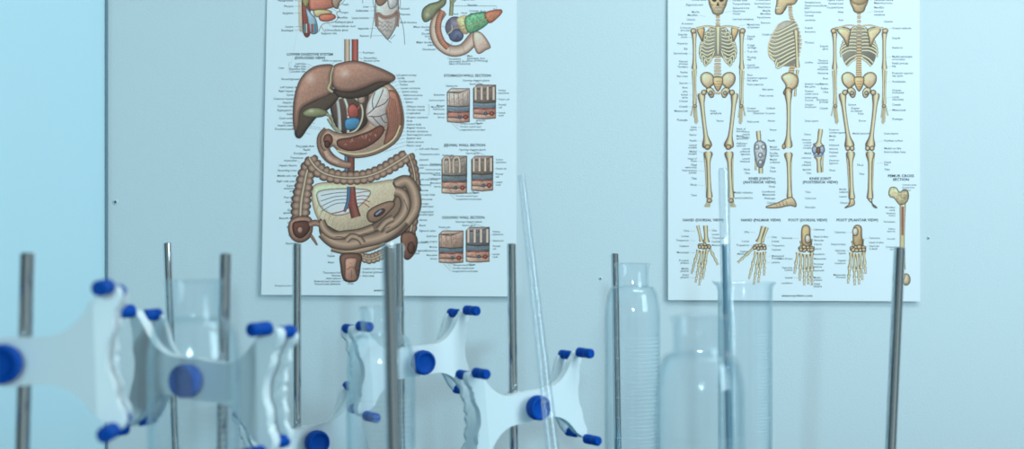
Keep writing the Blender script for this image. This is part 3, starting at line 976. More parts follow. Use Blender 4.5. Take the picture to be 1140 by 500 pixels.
B = Art(SX, SY)                    # rear view
x = 955.3
ribs(B, x, True)
spine(B, [(x, 14), (x, 50), (x - .3, 74), (x, 92)], (4, 7), 26)
for d in (-1, 1):
    B.blob([(x + d * 10, 33), (x + d * 21, 31), (x + d * 24, 35), (x + d * 17, 44), (x + d * 12.5, 53), (x + d * 11, 44)], (206, 188, 146), BD, rim=2.4)
    B.tube([(x + d * 10, 36), (x + d * 18, 32), (x + d * 27, 32)], [1.6, 2, 2.6], BO, BD)
    B.tube([(x + d * 3, 29.5), (x + d * 12, 28.6), (x + d * 22, 31)], 1.6, BO, BD)
pelvis(B, x, 90, True)
skull(B, x, 1, True)
arm(B, 928, -1); arm(B, 983.6, 1)
leg(B, (936.5, 104), (945, 165), (947, 222), 1, 'rear'); leg(B, (974, 104), (967, 165), (967, 222), -1, 'rear')
B.done('rear_skeleton_drawing', sp)

L = Art(SX, SY)                    # side view
L.blob([(864, 2), (862, -8), (868, -17), (878, -18), (886, -12), (888, -3), (884, 5), (877, 6), (874, 9), (870, 16), (863, 16), (862.6, 10)], (202, 186, 142), (96, 82, 58), rim=3)
L.ell(866, -2, 2.2, 2.4, (74, 60, 46)); L.tube([(863, 9.6), (868, 9)], 2.2, (220, 214, 194), BD); L.line([(876, 6), (873, 12), (869, 15)], .8, BD)
spine(L, [(879, 8), (880, 20), (886, 32), (889, 48), (886, 64), (881, 76), (880, 86), (884, 96)], (4.5, 7), 28)
L.blob([(868, 26), (880, 24), (888, 34), (889, 54), (884, 72), (870, 74), (857, 66), (854, 56), (858, 40)], (150, 154, 144), (140, 138, 120), rim=3, outline=False, noise=.05)
for i in range(10):
    t = i / 9
    y = 27 + 38 * t
    L.tube([(886 + 2 * math.sin(PI * t), y - 1), (878, y + 3), (866 - 4 * math.sin(PI * t * .9), y + 9 + 2 * t), (860.5 - 6 * math.sin(PI * min(1, t * 1.05)) + 5 * (t > .8), y + 9 - 4 * t)], 3.0, (214, 202, 170), (84, 74, 58), prof=BONE)
L.line([(866, 27), (857, 44), (854.5, 58), (860, 68)], 1.2, BO)
L.bone((885, 34), (887, 76), 3.2, 1.5, 1.4); L.bone((887, 78), (884, 108), 2.0, 1.4, 1.2)
L.blob([(869, 86), (878, 81), (887, 86), (887, 95), (880, 102), (876, 108), (871, 104), (874, 96)], BO, BD, rim=3, hl=(878, 89, 5, 5))
L.ell(877, 102, 4, 4, (206, 188, 142), dark=BD)
L.bone((876.5, 102), (876, 165), 4.2, 1.7, 2.0, bend=-.8)
L.ell(871.6, 163.4, 1.8, 2.8, (198, 164, 108), dark=BD)
L.bone((879.5, 172), (879.6, 221), 1.5, 1.4, 1.3); L.bone((876.6, 170), (878, 221), 4.0, 2.0, 1.4)
L.blob([(875, 221), (881, 220), (885, 226), (884.5, 230.5), (878, 229), (866, 231.5), (853, 231.6), (853, 229.4), (864, 226)], BO, BD, rim=1.6, grid=.8)
for i in range(4):
    L.line([(862 + i * 4, 226 - i * .6), (864 + i * 4, 230)], .5, BD)
L.done('side_skeleton_drawing', sp)


def digit(a, p0, p1, segs, w):
    dx, dy = p1[0] - p0[0], p1[1] - p0[1]
    t0 = 0
    for k, l in enumerate(segs):
        t1 = t0 + l
        a.bone((p0[0] + dx * t0, p0[1] + dy * t0), (p0[0] + dx * (t1 - .015), p0[1] + dy * (t1 - .015)), w * (1 - .10 * k), 1.6, 1.5, (206, 190, 148), dark=(76, 64, 46))
        t0 = t1


def carpals(a, cx, cy, rx, ry, n=8):
    for i in range(n):
        u, v = (i % 4 - 1.5) / 1.5, (i // 4) - .5
        a.ell(cx + u * rx * .95 + random.uniform(-.8, .8) + (v > 0) * .8, cy + v * ry * 1.3 + random.uniform(-.6, .6) + abs(u) * .9 * (1 if v < 0 else -.4), rx * random.uniform(.34, .5), ry * random.uniform(.6, .9),
              (198, 184, 146), rot=random.uniform(-.7, .7), dark=(76, 66, 48), noise=.08)


H = Art(SX, SY)
H.bone((776, 251), (780, 269), 2.8, 1.2, 1.4); H.bone((784.5, 251), (785.5, 270), 4.2, 1.1, 1.6)
for q in (((786.5, 278), (781.5, 311)), ((783.4, 279), (777.5, 318)), ((780, 279), (773.5, 315)), ((776.5, 278), (769, 305))):
    digit(H, q[0], q[1], (.44, .26, .17, .13), 2.3)
digit(H, (788.5, 275), (798.5, 295), (.42, .32, .26), 2.3)
carpals(H, 782.5, 274, 5, 2.6)
H.done('dorsal_hand_drawing', sp)
H = Art(SX, SY)
H.bone((853, 253), (847, 270), 2.8, 1.2, 1.4); H.bone((849, 252), (843.5, 270), 4.4, 1.1, 1.5)
for q in (((840.5, 280), (832.5, 311)), ((844, 281), (838, 317)), ((847, 281), (843, 315)), ((850, 280), (849.5, 307))):
    digit(H, q[0], q[1], (.44, .26, .17, .13), 2.3)
digit(H, (838, 276), (820, 292.5), (.42, .32, .26), 2.4)
carpals(H, 844, 275, 5, 2.8)
H.done('palmar_hand_drawing', sp)


def foot(name, cx, toes, flip):
    H = Art(SX, SY)
    for q in toes:
        digit(H, q[0], q[1], (.52, .25, .12, .11), 2.5)
    H.bone((cx - 4.5, 268), (cx - 3.5, 280), 3.4, 1.3, 1.3)
    H.bone((cx + 5, 266), (cx + 5.5, 280), 3.4, 1.3, 1.3)
    H.blob([(cx - 4, 272), (cx - 5, 262), (cx - 4, 253), (cx, 250.5), (cx + 4.5, 253), (cx + 5, 262), (cx + 6, 272), (cx + 1, 276)], (190, 168, 120), (84, 70, 48), rim=2.6)
    H.ell(cx + flip * 2.2, 258 if flip < 0 else 266, 3.2, 4.8, (214, 214, 200), dark=BD)
    carpals(H, cx + .5, 277, 6.4, 2.8)
    H.done(name, sp)


foot('dorsal_foot_drawing', 895.8, (((887, 281), (883, 305)), ((890.5, 282), (889, 313)), ((894.5, 283), (894, 318)), ((898.5, 283), (898.5, 317)), ((902.5, 281), (902.5, 318))), 1)
foot('plantar_foot_drawing', 953, (((946, 281), (942.5, 316)), ((949, 282), (950, 318)), ((952.6, 283), (955, 317)), ((956, 282), (958.6, 312)), ((960, 280), (962, 305))), -1)

H = Art(SX, SY)
H.bone((843.2, 146), (845, 166), 4.6, 1.0, 2.2); H.bone((846, 176), (846, 193.5), 4.4, 2.0, 1.0); H.bone((840.6, 176), (840.4, 190), 2, 1.3, 1)
H.blob([(839.5, 160), (845, 157), (851, 160), (852.5, 168), (851, 178), (848, 186), (843, 186), (840, 177), (838.6, 168)], (166, 182, 190), (80, 92, 100), rim=3, noise=.16)
for e in ((842, 164), (849, 164), (845.6, 173), (845.6, 181)):
    H.ell(e[0], e[1], 2.2, 2.6, (206, 216, 218), dark=(84, 98, 106))
H.done('front_knee_drawing', sp)
H = Art(SX, SY)
H.bone((912.6, 144), (910, 163), 4.6, 1.0, 2.4); H.bone((910, 174), (911, 192.5), 4.6, 2.0, 1.0); H.bone((914.6, 174), (914.6, 192), 1.8, 1.3, 1)
for e in ((905.8, 167, 2.9, 4.4), (914, 167, 2.9, 4.4)):
    H.ell(*e, (150, 172, 196), dark=(66, 82, 106))
H.ell(910, 168, 2, 4.4, (128, 92, 66), dark=(70, 52, 40)); H.tube([(904, 172), (910, 174), (916, 172)], 2.4, (120, 146, 174), (60, 76, 98), sub=3)
H.done('rear_knee_drawing', sp)
H = Art(SX, SY)
H.tube([(1003.5, 222), (1003, 250), (1002.6, 280), (1003, 300)], [7.4, 6, 5.6, 7], (206, 204, 170), (112, 104, 78))
H.blob([(988, 214), (990, 209), (996, 209), (1000, 214), (1005, 211), (1009, 213), (1010, 220), (1007, 226), (1000, 228), (994, 221), (989, 219)], (186, 180, 140), (98, 88, 62), rim=2, noise=.2)
H.tube([(1003.4, 230), (1003.2, 246), (1003, 262)], [2.6, 2.8, 2.2], (150, 96, 76), (110, 76, 60)); H.tube([(1003, 262), (1003, 276)], [2, 1.4], (214, 204, 130), (150, 140, 90))
H.ell(997.6, 311, 5, 6.5, (196, 192, 158), dark=(98, 88, 62)); H.ell(1007, 311, 4.6, 6.5, (196, 192, 158), dark=(98, 88, 62)); H.ell(1002.6, 308, 3, 4, (200, 196, 166), dark=(140, 130, 100))
H.done('femur_section_drawing', sp)

tx = Texts(SX, SY)
le = Art(SX, SY)
for s_, cx, y, w in (('HAND (DORSAL VIEW)', 782, 245.2, 45), ('HAND (PALMAR VIEW)', 846, 245.2, 44), ('FOOT (DORSAL VIEW)', 898, 245.2, 43), ('FOOT (PLANTAR VIEW)', 953, 245.2, 46),
                     ('KNEE JOINT', 844.5, 199.2, 24), ('(ANTERIOR VIEW)', 844.5, 203.2, 36), ('KNEE JOINT', 912, 199.2, 24), ('(POSTERIOR VIEW)', 912, 203.2, 39),
                     ('FEMUR CROSS', 1001.5, 196.2, 29), ('SECTION', 1001.5, 200.2, 18)):
    tx.add(s_, cx, y, 4.0, 'CENTER', width=w, bold=.03)
tx.add('anatomychart.com', 886, 329, 3.4, 'CENTER', width=34, bold=.02)
front_l = [(0.5, 'Frontal bone'), (6, 'Zygomatic arch'), (14, 'Maxilla'), (17.5, 'Mandible'), (22.4, 'Clavicle'), (27, 'Acromion'), (31.6, 'Coracoid'), (34.4, 'process'), (39, 'Scapular'), (41.8, 'notch'), (49, 'Humerus'),
           (55, 'Rib'), (60, 'Sternal body'), (69, 'Xiphoid'), (71.6, 'process'), (75, 'Vertebra'), (81, 'Radius'), (85.4, 'Iliac crest'), (93, 'Sacrum'), (98, 'Ilium'), (102.4, 'Ulna'), (106, 'Ischial'), (109, 'spine'), (113, 'Coccyx'),
           (119, 'Carpals'), (124, 'Metacarpals'), (134, 'Phalanges')]
for i, (y, s_) in enumerate(front_l):
    xx = 765 if y > 36 else 766 + (36 - y) * .55
    tx.add(s_, xx, y, 3.1, 'RIGHT')
    if i % 3 == 0:
        le.line([(xx + 1, y), (xx + 9, y + 1.5)], .25, (140, 150, 156), smooth=False)
front_r = [(1, 'Parietal bone'), (5, 'Temporal bone'), (9.6, 'Sphenoid bone'), (13, 'Nasal bone'), (16, 'Vomer'), (22, 'Cervical vertebrae'), (28, 'Manubrium'), (31, 'of sternum'), (41, 'Sternal'), (43.6, 'angle'), (51, 'Costal'), (53.6, 'cartilage'), (58, 'True ribs'),
           (64.4, 'Floating'), (67, 'ribs'), (73, 'Lateral'), (75.6, 'epicondyle'), (84, 'Ilium'), (87.4, 'Anterior superior'), (90, 'iliac spine'), (94.6, 'Pubic tubercle'), (121, 'Greater'), (124, 'trochanter'), (136, 'Pubic arch')]
for i, (y, s_) in enumerate(front_r):
    xx = 831 if y > 26 else 815
    tx.add(s_, xx, y, 3.1)
    if i % 3 == 0:
        le.line([(xx - 1, y), (xx - 9, y + 1.5)], .25, (140, 150, 156), smooth=False)
legs_l = [(142, 'Linea'), (144.6, 'aspera'), (150.6, 'Femur'), (157, 'Patella'), (162, 'Lateral'), (164.6, 'condyle'), (169, 'Medial'), (171.6, 'condyle'), (177, 'Head of'), (179.6, 'fibula'), (184, 'Tibial'), (186.6, 'tuberosity'), (190, 'Interosseous'), (192.6, 'border'), (199, 'Tibia'), (206, 'Fibula'), (217.6, 'Talus')]
for i, (y, s_) in enumerate(legs_l):
    tx.add(s_, 775, y, 3.1, 'RIGHT')
    if i % 3 == 0:
        le.line([(776, y), (784, y + 1)], .25, (140, 150, 156), smooth=False)
for y, s_, xx in ((124, 'Pubic', 790), (126.6, 'symphysis', 790), (135, 'Femur', 797), (152, 'Medial', 819), (154.6, 'epicondyle', 819), (160, 'Adductor', 819), (162.6, 'tubercle', 819), (144, 'Neck of', 819), (146.6, 'femur', 819), (214.6, 'Medial malleolus', 816), (220.6, 'Lateral malleolus', 816)):
    tx.add(s_, xx, y, 3.1)
for y, s_ in ((147, 'Femur'), (150, 'muscle'), (153, 'tendon'), (166, 'Lateral'), (169, 'collateral'), (172, 'ligament'), (177, 'Lateral'), (180, 'meniscus'), (189, 'Fibula'), (193, 'Tibia')):
    tx.add(s_, 834, y, 3.0, 'RIGHT')
for y, s_ in ((145, 'Femur'), (164, 'Medial'), (166.6, 'meniscus'), (171, 'Patellar'), (173.6, 'ligament'), (178, 'Medial'), (181, 'collateral'), (187, 'Tibia'), (191, 'Fibula')):
    tx.add(s_, 856, y, 3.0)
for y, s_ in ((39, 'Costal arch'), (121, 'Ischium'), (126.6, 'Obturator foramen'), (135, 'Femur'), (157, 'Patella'), (199, 'Tibia'), (208, 'Fibula'), (213.6, 'Cuneiforms'), (217, 'Metatarsals'), (221, 'Phalanges'), (226, 'Cuboid')):
    tx.add(s_, 862, y, 3.1, 'RIGHT')
for y, s_ in ((0.6, 'Frontal bone'), (4.6, 'Lacrimal bone'), (8.6, 'Nasal bone'), (12.6, 'Maxilla'), (16, 'Mandible'), (20, 'Hyoid bone'), (26, 'Sternum'), (100, 'Iliac spine'), (107, 'Pubic ramus')):
    tx.add(s_, 857 if y < 30 else 860, y, 3.1, 'RIGHT')
for y, s_ in ((3.4, 'Occipital bone'), (7, 'Temporomandibular'), (9.6, 'joint'), (14, 'Styloid process'), (18, 'Cervical'), (23, 'vertebrae'), (31.6, 'Scapula'), (36, 'Acromion'), (48, 'Thoracic'), (70, 'Lumbar'), (94, 'Anterior superior'), (97, 'iliac spine'), (102, 'Greater'),
              (105, 'sciatic notch'), (109, 'Ischial spine'), (112, 'Coccyx'), (117, 'Greater'), (119.6, 'trochanter'), (135, 'Linea aspera'), (214, 'Talus'), (221, 'Calcaneus'), (231, 'Navicular')):
    tx.add(s_, 895, y, 3.0)
for i, (y, s_) in enumerate(((0.6, 'Sagittal suture'), (4.6, 'Parietal bone'), (9, 'Occipital bone'), (14, 'Atlas'), (23, 'Axis'), (52, 'Scapula'), (55, 'spine'), (68, 'Thoracic'), (70.6, 'vertebrae'), (75, 'Lumbar'), (77.6, 'vertebrae'), (82, 'Humerus'), (88, 'Ilium'), (94, 'Sacrum'),
              (99, 'Radius'), (103, 'Ulna'), (111.6, 'Olecranon'), (114, 'process'), (121, 'Carpals'))):
    tx.add(s_, 921 if y > 40 else 938, y, 3.1, 'RIGHT')
back_r = [(0.6, 'Lambdoid suture'), (4, 'Mastoid process'), (9, 'Mandible'), (13.4, 'Cervical'), (17, 'vertebrae'), (24.6, 'Clavicle'), (32, 'Greater tubercle'), (43, 'Scapula'), (53.6, 'Humerus'), (63.6, 'Medial epicondyle'), (66.6, 'of humerus'), (71, 'Radial process'), (74.4, 'Rib'), (82, 'Posterior superior'), (85, 'iliac spine'), (91.4, 'Acetabulum'), (101, 'Greater'),
          (103.6, 'trochanter'), (108.6, 'Ischial'), (111.2, 'tuberosity'), (117, 'Carpals'), (123, 'Metacarpals'), (133, 'Phalanges'), (149, 'Linea aspera'), (157, 'Popliteal surface'), (165.6, 'Medial condyle'), (169.6, 'Intercondylar fossa'), (181, 'Soleal'), (183.6, 'line'), (189, 'Tibia')]
for i, (y, s_) in enumerate(back_r):
    xx = 992 if 26 < y < 140 else (972 if y < 20 else 983)
    tx.add(s_, xx, y, 3.1)
    if i % 3 == 0:
        le.line([(xx - 1, y), (xx - 8, y + 1.5)], .25, (140, 150, 156), smooth=False)
for y, s_, xx in ((117, 'Sacrum', 943), (121, 'Greater', 946), (124, 'trochanter', 946), (127, 'Pubis', 954), (135, 'Femur', 955), (149, 'Medial epicondyle', 948), (184, 'Fibula', 953), (194, 'Tibia', 955), (211, 'Medial', 933), (214, 'malleolus', 933), (219, 'Lateral', 933), (226, 'Calcaneus', 934)):
    tx.add(s_, xx, y, 3.0)
for y, s_ in ((150, 'Femur'), (156, 'Anterior'), (159, 'cruciate'), (162, 'Lateral'), (165, 'condyle'), (171, 'Medial'), (176, 'meniscus'), (181, 'Fibular'), (184, 'collateral'), (189, 'ligament'), (193, 'Tibia')):
    tx.add(s_, 902, y, 2.9, 'RIGHT')
for y, s_ in ((145, 'Posterior'), (148, 'cruciate ligament'), (152, 'Medial'), (156, 'head'), (162, 'Adductor'), (166, 'tubercle'), (170, 'Popliteal'), (174, 'tendon'), (179, 'Posterior'), (182, 'ligament'), (190, 'Fibula')):
    tx.add(s_, 922, y, 2.9)
for y, s_ in ((207, 'Compact bone'), (210, 'Spongy bone'), (213, 'Epiphysis')):
    tx.add(s_, 1003, y - 1, 2.6)
for y, s_ in ((231, 'Medullary'), (234, 'cavity'), (237.6, 'Nutrient'), (240, 'artery'), (247, 'Periosteum'), (255, 'Yellow'), (257.6, 'marrow'), (266, 'Growth'), (275, 'Compact'), (277.6, 'bone')):
    tx.add(s_, 995, y, 2.8, 'RIGHT')
for cx, al, rows in ((766, 'RIGHT', (257, 263, 267.6, 274, 281, 290, 292.6, 299, 301.6, 306, 308.6)), (791.5, 'LEFT', (256.6, 261, 265, 269, 273)), (833, 'RIGHT', (258.4, 268.6, 273, 280, 282.6)), (858, 'LEFT', (264, 268.6, 273.4, 278, 285, 287.6, 292)),
                     (881, 'RIGHT', (265, 288, 298, 300.6, 309, 315)), (904.5, 'LEFT', (255.6, 263.6, 267.6, 272, 277, 283, 288, 294, 297, 301, 309, 311.6, 316, 318.6)), (940, 'RIGHT', (258.6, 272, 279, 282, 290, 293, 306, 308.6)), (966, 'LEFT', (265, 270, 274, 277))):
    ws = ['Ulna', 'Lunate', 'Triquetrum', 'Capitate', 'Metacarpal', 'Proximal', 'phalanx', 'Middle', 'phalanx', 'Distal', 'phalanx', 'Scaphoid', 'Hamate', 'Trapezoid'] if cx < 870 else \
        ['Calcaneus', 'Head of talus', 'Navicular', 'Cuboid', 'Lateral', 'cuneiform', 'Metatarsals', 'Proximal', 'phalanx', 'Sesamoid', 'Middle', 'phalanx', 'Distal', 'phalanx']
    for k, y in enumerate(rows):
        tx.add(ws[k % len(ws)], cx, y, 3.0, al)
        if k % 2 == 0:
            le.line([(cx + (1 if al == 'RIGHT' else -1), y), (cx + (7 if al == 'RIGHT' else -5), y + .5)], .25, (140, 150, 156), smooth=False)
tx.done('printed_lettering', sp, le)


# ------------------------------------------------------------------ retort stands
def stand(label, p_top, p_low, y_top, y_low, base_dir, dia=0.012):
    """A steel rod through two photograph points, screwed into a small iron foot on the bench. base_dir: the foot lies that way from the rod."""
    A, B_ = at(*p_top, y_top), at(*p_low, y_low)
    d = B_ - A
    foot_p = A + d * ((BENCH + 0.006 - A.z) / d.z)
    t = thing('retort_stand', label, 'stand', (foot_p.x, foot_p.y, BENCH), 'retort stands on the bench')
    off = Vector((foot_p.x, foot_p.y, BENCH))
    axis = A - foot_p
    L = axis.length
    rot = axis.to_track_quat('Z', 'Y').to_matrix().to_4x4()
    r = dia / 2
    bm = bmesh.new()
    lathe(bm, [(0, 0), (r, 0), (r, L - .0012), (r - .0012, L), (0, L)], 32, mat=Matrix.Translation(foot_p - off) @ rot)
    from_bm('rod', bm, M['chrome'], t, angle=30)
    bm = bmesh.new()
    lathe(bm, [(0, .011), (.0115, .011), (.0115, .020), (.0075, .024), (0, .024)], 24)
    from_bm('collar', bm, M['iron'], t)
    bm = bmesh.new()
    bx, by = base_dir
    box(bm, -.05 + bx, .05 + bx, -.07 + by, .07 + by, 0, .012, .004)
    from_bm('foot', bm, M['iron'], t)
    return A, B_


stand('blurred steel retort rod at the far left, crossing the large white clamp arm', (30.5, 281), (25, 500), 1.19, 1.19, (0, -.05))
stand('thin sharp steel rod whose tip shows above the glass bottle neck at left', (186, 270), (195, 500), 2.0, 2.0, (-.01, .05))
stand('blurred steel rod just right of the left glass bottle, behind its blue knob clamp', (251, 282), (247, 500), 1.40, 1.40, (0, .05))
stand('steel rod in front of the lower left corner of the digestive chart', (330.5, 271), (330.5, 500), 1.90, 1.90, (0, .05))
stand('thick blurred steel rod nearest the camera, before the digestive chart', (433, 272), (438.5, 500), 1.18, 1.18, (0, -.05))
stand('slim steel rod half hidden just right of the thick blurred rod', (444.5, 271), (446.5, 500), 1.90, 1.90, (0, .05))
stand('steel rod at the lower right corner of the digestive chart holding the sharpest clamp', (569.5, 271), (572, 500), 1.87, 1.87, (-.01, .05))
stand('steel rod seen through and just above the neck of the tall graduated bottle', (684.5, 282), (688, 500), 2.2, 2.2, (0, .05))
stand('leaning steel rod alone at right, in front of the femur drawing', (1001.5, 275), (991.5, 500), 1.75, 1.75, (0, .02), 0.0135)


# ------------------------------------------------------------------ burette clamps
def half_outline(tip_x=.090, tip_z=.057, bar=.017, open_=.0):
    """Right half of the butterfly plate, top edge to bottom edge."""
    up = [(0, bar + .003), (.018, bar + .002), (.036, bar + .003), (.050, bar + .009), (.061, bar + .019), (.069, bar + .030), (tip_x - .013, tip_z - .004), (tip_x - .010, tip_z)]
    up = catmull(up, False, 4)
    end = catmull([(tip_x - .010, tip_z), (tip_x - .002, tip_z + .001), (tip_x + .001, tip_z - .006), (tip_x - .002, tip_z - .016), (tip_x - .006, tip_z - .022), (tip_x - .006, tip_z - .034), (tip_x - .011, .010), (tip_x - .012, 0)], False, 4)
    top = up[:-1] + end
    low = [(x, -z) for x, z in top[::-1]][1:]
    return top + low


def plate(bm, outline, y0, y1, bev, cut=0.0):
    n = len(outline)
    fr = [bm.verts.new((x, y0, z)) for x, z in outline]
    bk = [bm.verts.new((x, y1, z)) for x, z in outline]
    f1 = bm.faces.new(fr)
    f2 = bm.faces.new(bk[::-1])
    for i in range(n):
        j = (i + 1) % n
        bm.faces.new((fr[j], fr[i], bk[i], bk[j]))
    es = list(f1.edges) + list(f2.edges)
    bmesh.ops.bevel(bm, geom=es, offset=bev, segments=2, profile=.5, affect='EDGES')
    bmesh.ops.triangulate(bm, faces=[f for f in bm.faces if len(f.verts) > 4])
    if cut:                                         # the ends lean back from a crease
        for q in (-1, 1):
            bmesh.ops.bisect_plane(bm, geom=bm.verts[:] + bm.edges[:] + bm.faces[:], dist=1e-6, plane_co=(q * cut, 0, 0), plane_no=(1, 0, 0))
        for v in bm.verts:
            v.co.y += max(0, abs(v.co.x) - cut) * .28


def sleeve_bm(length, r=.0058):
    bm = bmesh.new()
    rot = Matrix.Rotation(PI / 2, 4, 'X')        # the length runs toward local -y
    h = length
    lathe(bm, [(0, 0), (r * .8, 0), (r, .0015), (r, h * .42), (r * .80, h * .50), (r * .80, h * .54), (r * .98, h * .62), (r * .98, h - .002), (r * .75, h), (0, h)], 24, mat=rot)
    return bm


def make_clamp(label):
    t = thing('burette_clamp', label, 'clamp', (0, 0, 0), 'white double burette clamps')
    # the local origin is the rod's axis; the plate stands 20 mm before it, facing local -y
    h = half_outline()
    out = h + [(-x, z) for x, z in h[::-1]][1:-1]
    bm = bmesh.new()
    plate(bm, out, -.042, -.031, .0016, .070)
    from_bm('body', bm, M['white'], t, angle=10)
    for s in (-1, 1):
        j = [(.020, .009), (.036, .011), (.050, .017), (.060, .027), (.067, .040), (.074, .050), (.082, .053), (.088, .049), (.087, .040), (.080, .034), (.083, .024), (.077, .014), (.080, .004), (.076, 0)]
        j = catmull(j, False, 3)
        j = j + [(x, -z) for x, z in j[::-1]][1:]
        j = [(s * x, z * 1.03) for x, z in (j if s > 0 else j[::-1])]
        bm = bmesh.new()
        plate(bm, j, -.016, -.010, .0012)
        for v in bm.verts:                          # the jaw opens away toward its tips
            v.co.y += max(0, abs(v.co.x) - .03) * .16
        jo = from_bm('spring_jaw', bm, M['white'], t, angle=35)
        bm = bmesh.new()
        pipe(bm, [(s * .028, -.032, 0), (s * .028, -.006, 0)], .0035, 12)
        pipe(bm, [(s * .028, -.008, .004), (s * .040, -.003, .012), (s * .052, .000, .010), (s * .062, .002, .002)], .0009, 8)
        from_bm('pivot_spring', bm, M['wire'], jo)
        for q in (-1, 1):
            so = from_bm('blue_sleeve', sleeve_bm(.028, .0066), M['blue'], t)
            so.location = (s * .0825, -.042, q * .0580)
            so = from_bm('blue_sleeve', sleeve_bm(.022, .0062), M['blue'], t)
            so.location = (s * .0820, -.003, q * .0525)
    bm = bmesh.new()
    box(bm, -.014, .014, -.032, -.0066, -.015, .015, .002)
    lathe(bm, [(.0064, -.014), (.0105, -.014), (.0105, .014), (.0064, .014)], 32, closed=True)
    from_bm('boss', bm, M['white'], t)
    bm = bmesh.new()
    rot = Matrix.Rotation(PI / 2, 4, 'X')
    lathe(bm, [(0, .039), (.0045, .039), (.0045, .048), (0, .048)], 20, mat=rot)
    from_bm('screw_stem', bm, M['wire'], t)
    bm = bmesh.new()
    lathe(bm, [(0, .044), (.007, .044), (.008, .047), (.0145, .049), (.0158, .051), (.0162, .055), (.0162, .061), (.0150, .0635), (.0126, .0638), (.0112, .0618), (.006, .0612), (0, .0612)], 40, mat=rot)
    for v in bm.verts:                              # shallow grips round the rim
        r = math.hypot(v.co.x, v.co.z)
        if r > .0156:
            k = 1 - .03 * (0.5 + 0.5 * math.cos(20 * math.atan2(v.co.z, v.co.x)))
            v.co.x *= k
            v.co.z *= k
    from_bm('knob', bm, M['blue'], t, angle=50)
    return t


cl = make_clamp('sharp white burette clamp in front of the rod at the corner of the digestive chart')
def place(o, px, py, y, yaw, roll):
    o.location = at(px, py, y)
    o.rotation_euler = (0, math.radians(roll), math.radians(yaw))
place(cl, 571.3, 449, 1.87, 35, -6)
c = dup(cl, 'white burette clamp left of the sharpest one, just behind the thick blurred rod')
place(c, 445.7, 400, 1.90, 36, -5)
c = dup(cl, 'lowest white burette clamp, cut by the bottom edge, on the rod under the digestive chart')
place(c, 330.5, 487, 1.90, 36, -9)
c = dup(cl, 'blurred white burette clamp whose blue knob shows through the left glass bottle')
place(c, 248.5, 418, 1.40, -27, 4)
c = dup(cl, 'large blurred white burette clamp cut off by the left edge of the photo')
place(c, 27.5, 398, 1.19, 1, -2)


# ------------------------------------------------------------------ glassware
def bottle(label, px, y, rim_py, rb=.039, rn=.0225, neck=.032, shoulder=.045, foot=True, marks=True):
    c_ = at(px, rim_py, y)
    H_ = c_.z - BENCH
    t = thing('glass_bottle', label, 'bottle', (c_.x, y, BENCH), 'clear graduated glass bottles')
    w = .0022
    zs = H_ - neck                                   # foot of the neck
    sh = []
    for i in range(9):                               # rounded shoulder
        a_ = PI / 2 * i / 8
        sh.append((rn + .002 + (rb - rn - .002) * math.cos(a_) ** .8 if i < 8 else rn + .001, zs - shoulder + shoulder * math.sin(a_)))
    outer = [(0, 0), (.050, 0), (.052, .003), (.050, .007), (.041, .014), (rb, .022)] + sh + [(rn, zs + .006), (rn + .0006, H_ - .006), (rn + .0025, H_ - .003), (rn + .0025, H_ - .0006), (rn + .001, H_)]
    inner = [(rn - w, H_ - .001), (rn - w, zs + .004)] + [(r - w, z - w * .6) for r, z in sh[::-1]] + [(rb - w, .026), (rb - .006, .020), (0, .018)]
    bm = bmesh.new()
    lathe(bm, outer + inner, 72)
    from_bm('glass_body', bm, M['glass'], t, angle=60)
    if marks:
        bm = bmesh.new()
        R = rb + .0002
        z = zs - shoulder - .026
        k = 0
        while z > .04:
            a0, a1 = (math.radians(-100), math.radians(-28)) if k % 5 else (math.radians(-130), math.radians(-20))
            n = 14
            vs = [[bm.verts.new((R * math.cos(a0 + (a1 - a0) * i / n), R * math.sin(a0 + (a1 - a0) * i / n), z + dz)) for i in range(n + 1)] for dz in (-.0003, .0003)]
            for i in range(n):
                bm.faces.new((vs[0][i], vs[0][i + 1], vs[1][i + 1], vs[1][i]))
            z -= .0055
            k += 1
        from_bm('graduation_marks', bm, M['mark'], t, smooth=False)
    return t


bottle('tall clear graduated glass bottle standing right of the sharpest clamp', 704, 2.0, 293)
bottle('blurred clear glass bottle near the camera, between the tall bottle and the open cylinder', 779, 1.23, 352)
bottle('clear glass bottle behind the thick blurred rod, overlapping a white clamp', 424, 1.62, 342)
bottle('blurred clear glass bottle at left, behind it a round blue knob', 216, 1.22, 312)

# open measuring cylinder
c0 = at(829.5, 314, 1.95)
H_ = c0.z - BENCH
t = thing('measuring_cylinder', 'open clear glass measuring cylinder in front of the skeleton chart', 'measuring cylinder', (c0.x, 1.95, BENCH))
R = .0372
w = .0018
bm = bmesh.new()
vs = lathe(bm, [(0, 0), (.052, 0), (.054, .004), (.050, .009), (.040, .015), (R, .024), (R, H_ - .012), (R + .001, H_ - .006), (R + .0042, H_ - .0022), (R + .0046, H_ - .0008), (R + .0036, H_),
                (R - w, H_ - .006), (R - w, .028), (R - .006, .022), (0, .020)], 72)
for v in bm.verts:                                  # the pouring lip, on the left
    a_ = math.atan2(v.co.y, v.co.x)
    d = abs(abs(a_) - PI)
    if v.co.z > H_ - .010 and d < .35:
        k = (1 - d / .35) ** 2 * (v.co.z - H_ + .010) / .010
        v.co.x -= .004 * k
        v.co.z += .0015 * k
from_bm('glass_body', bm, M['glass'], t, angle=60)
bm = bmesh.new()
z = H_ - .07
k = 0
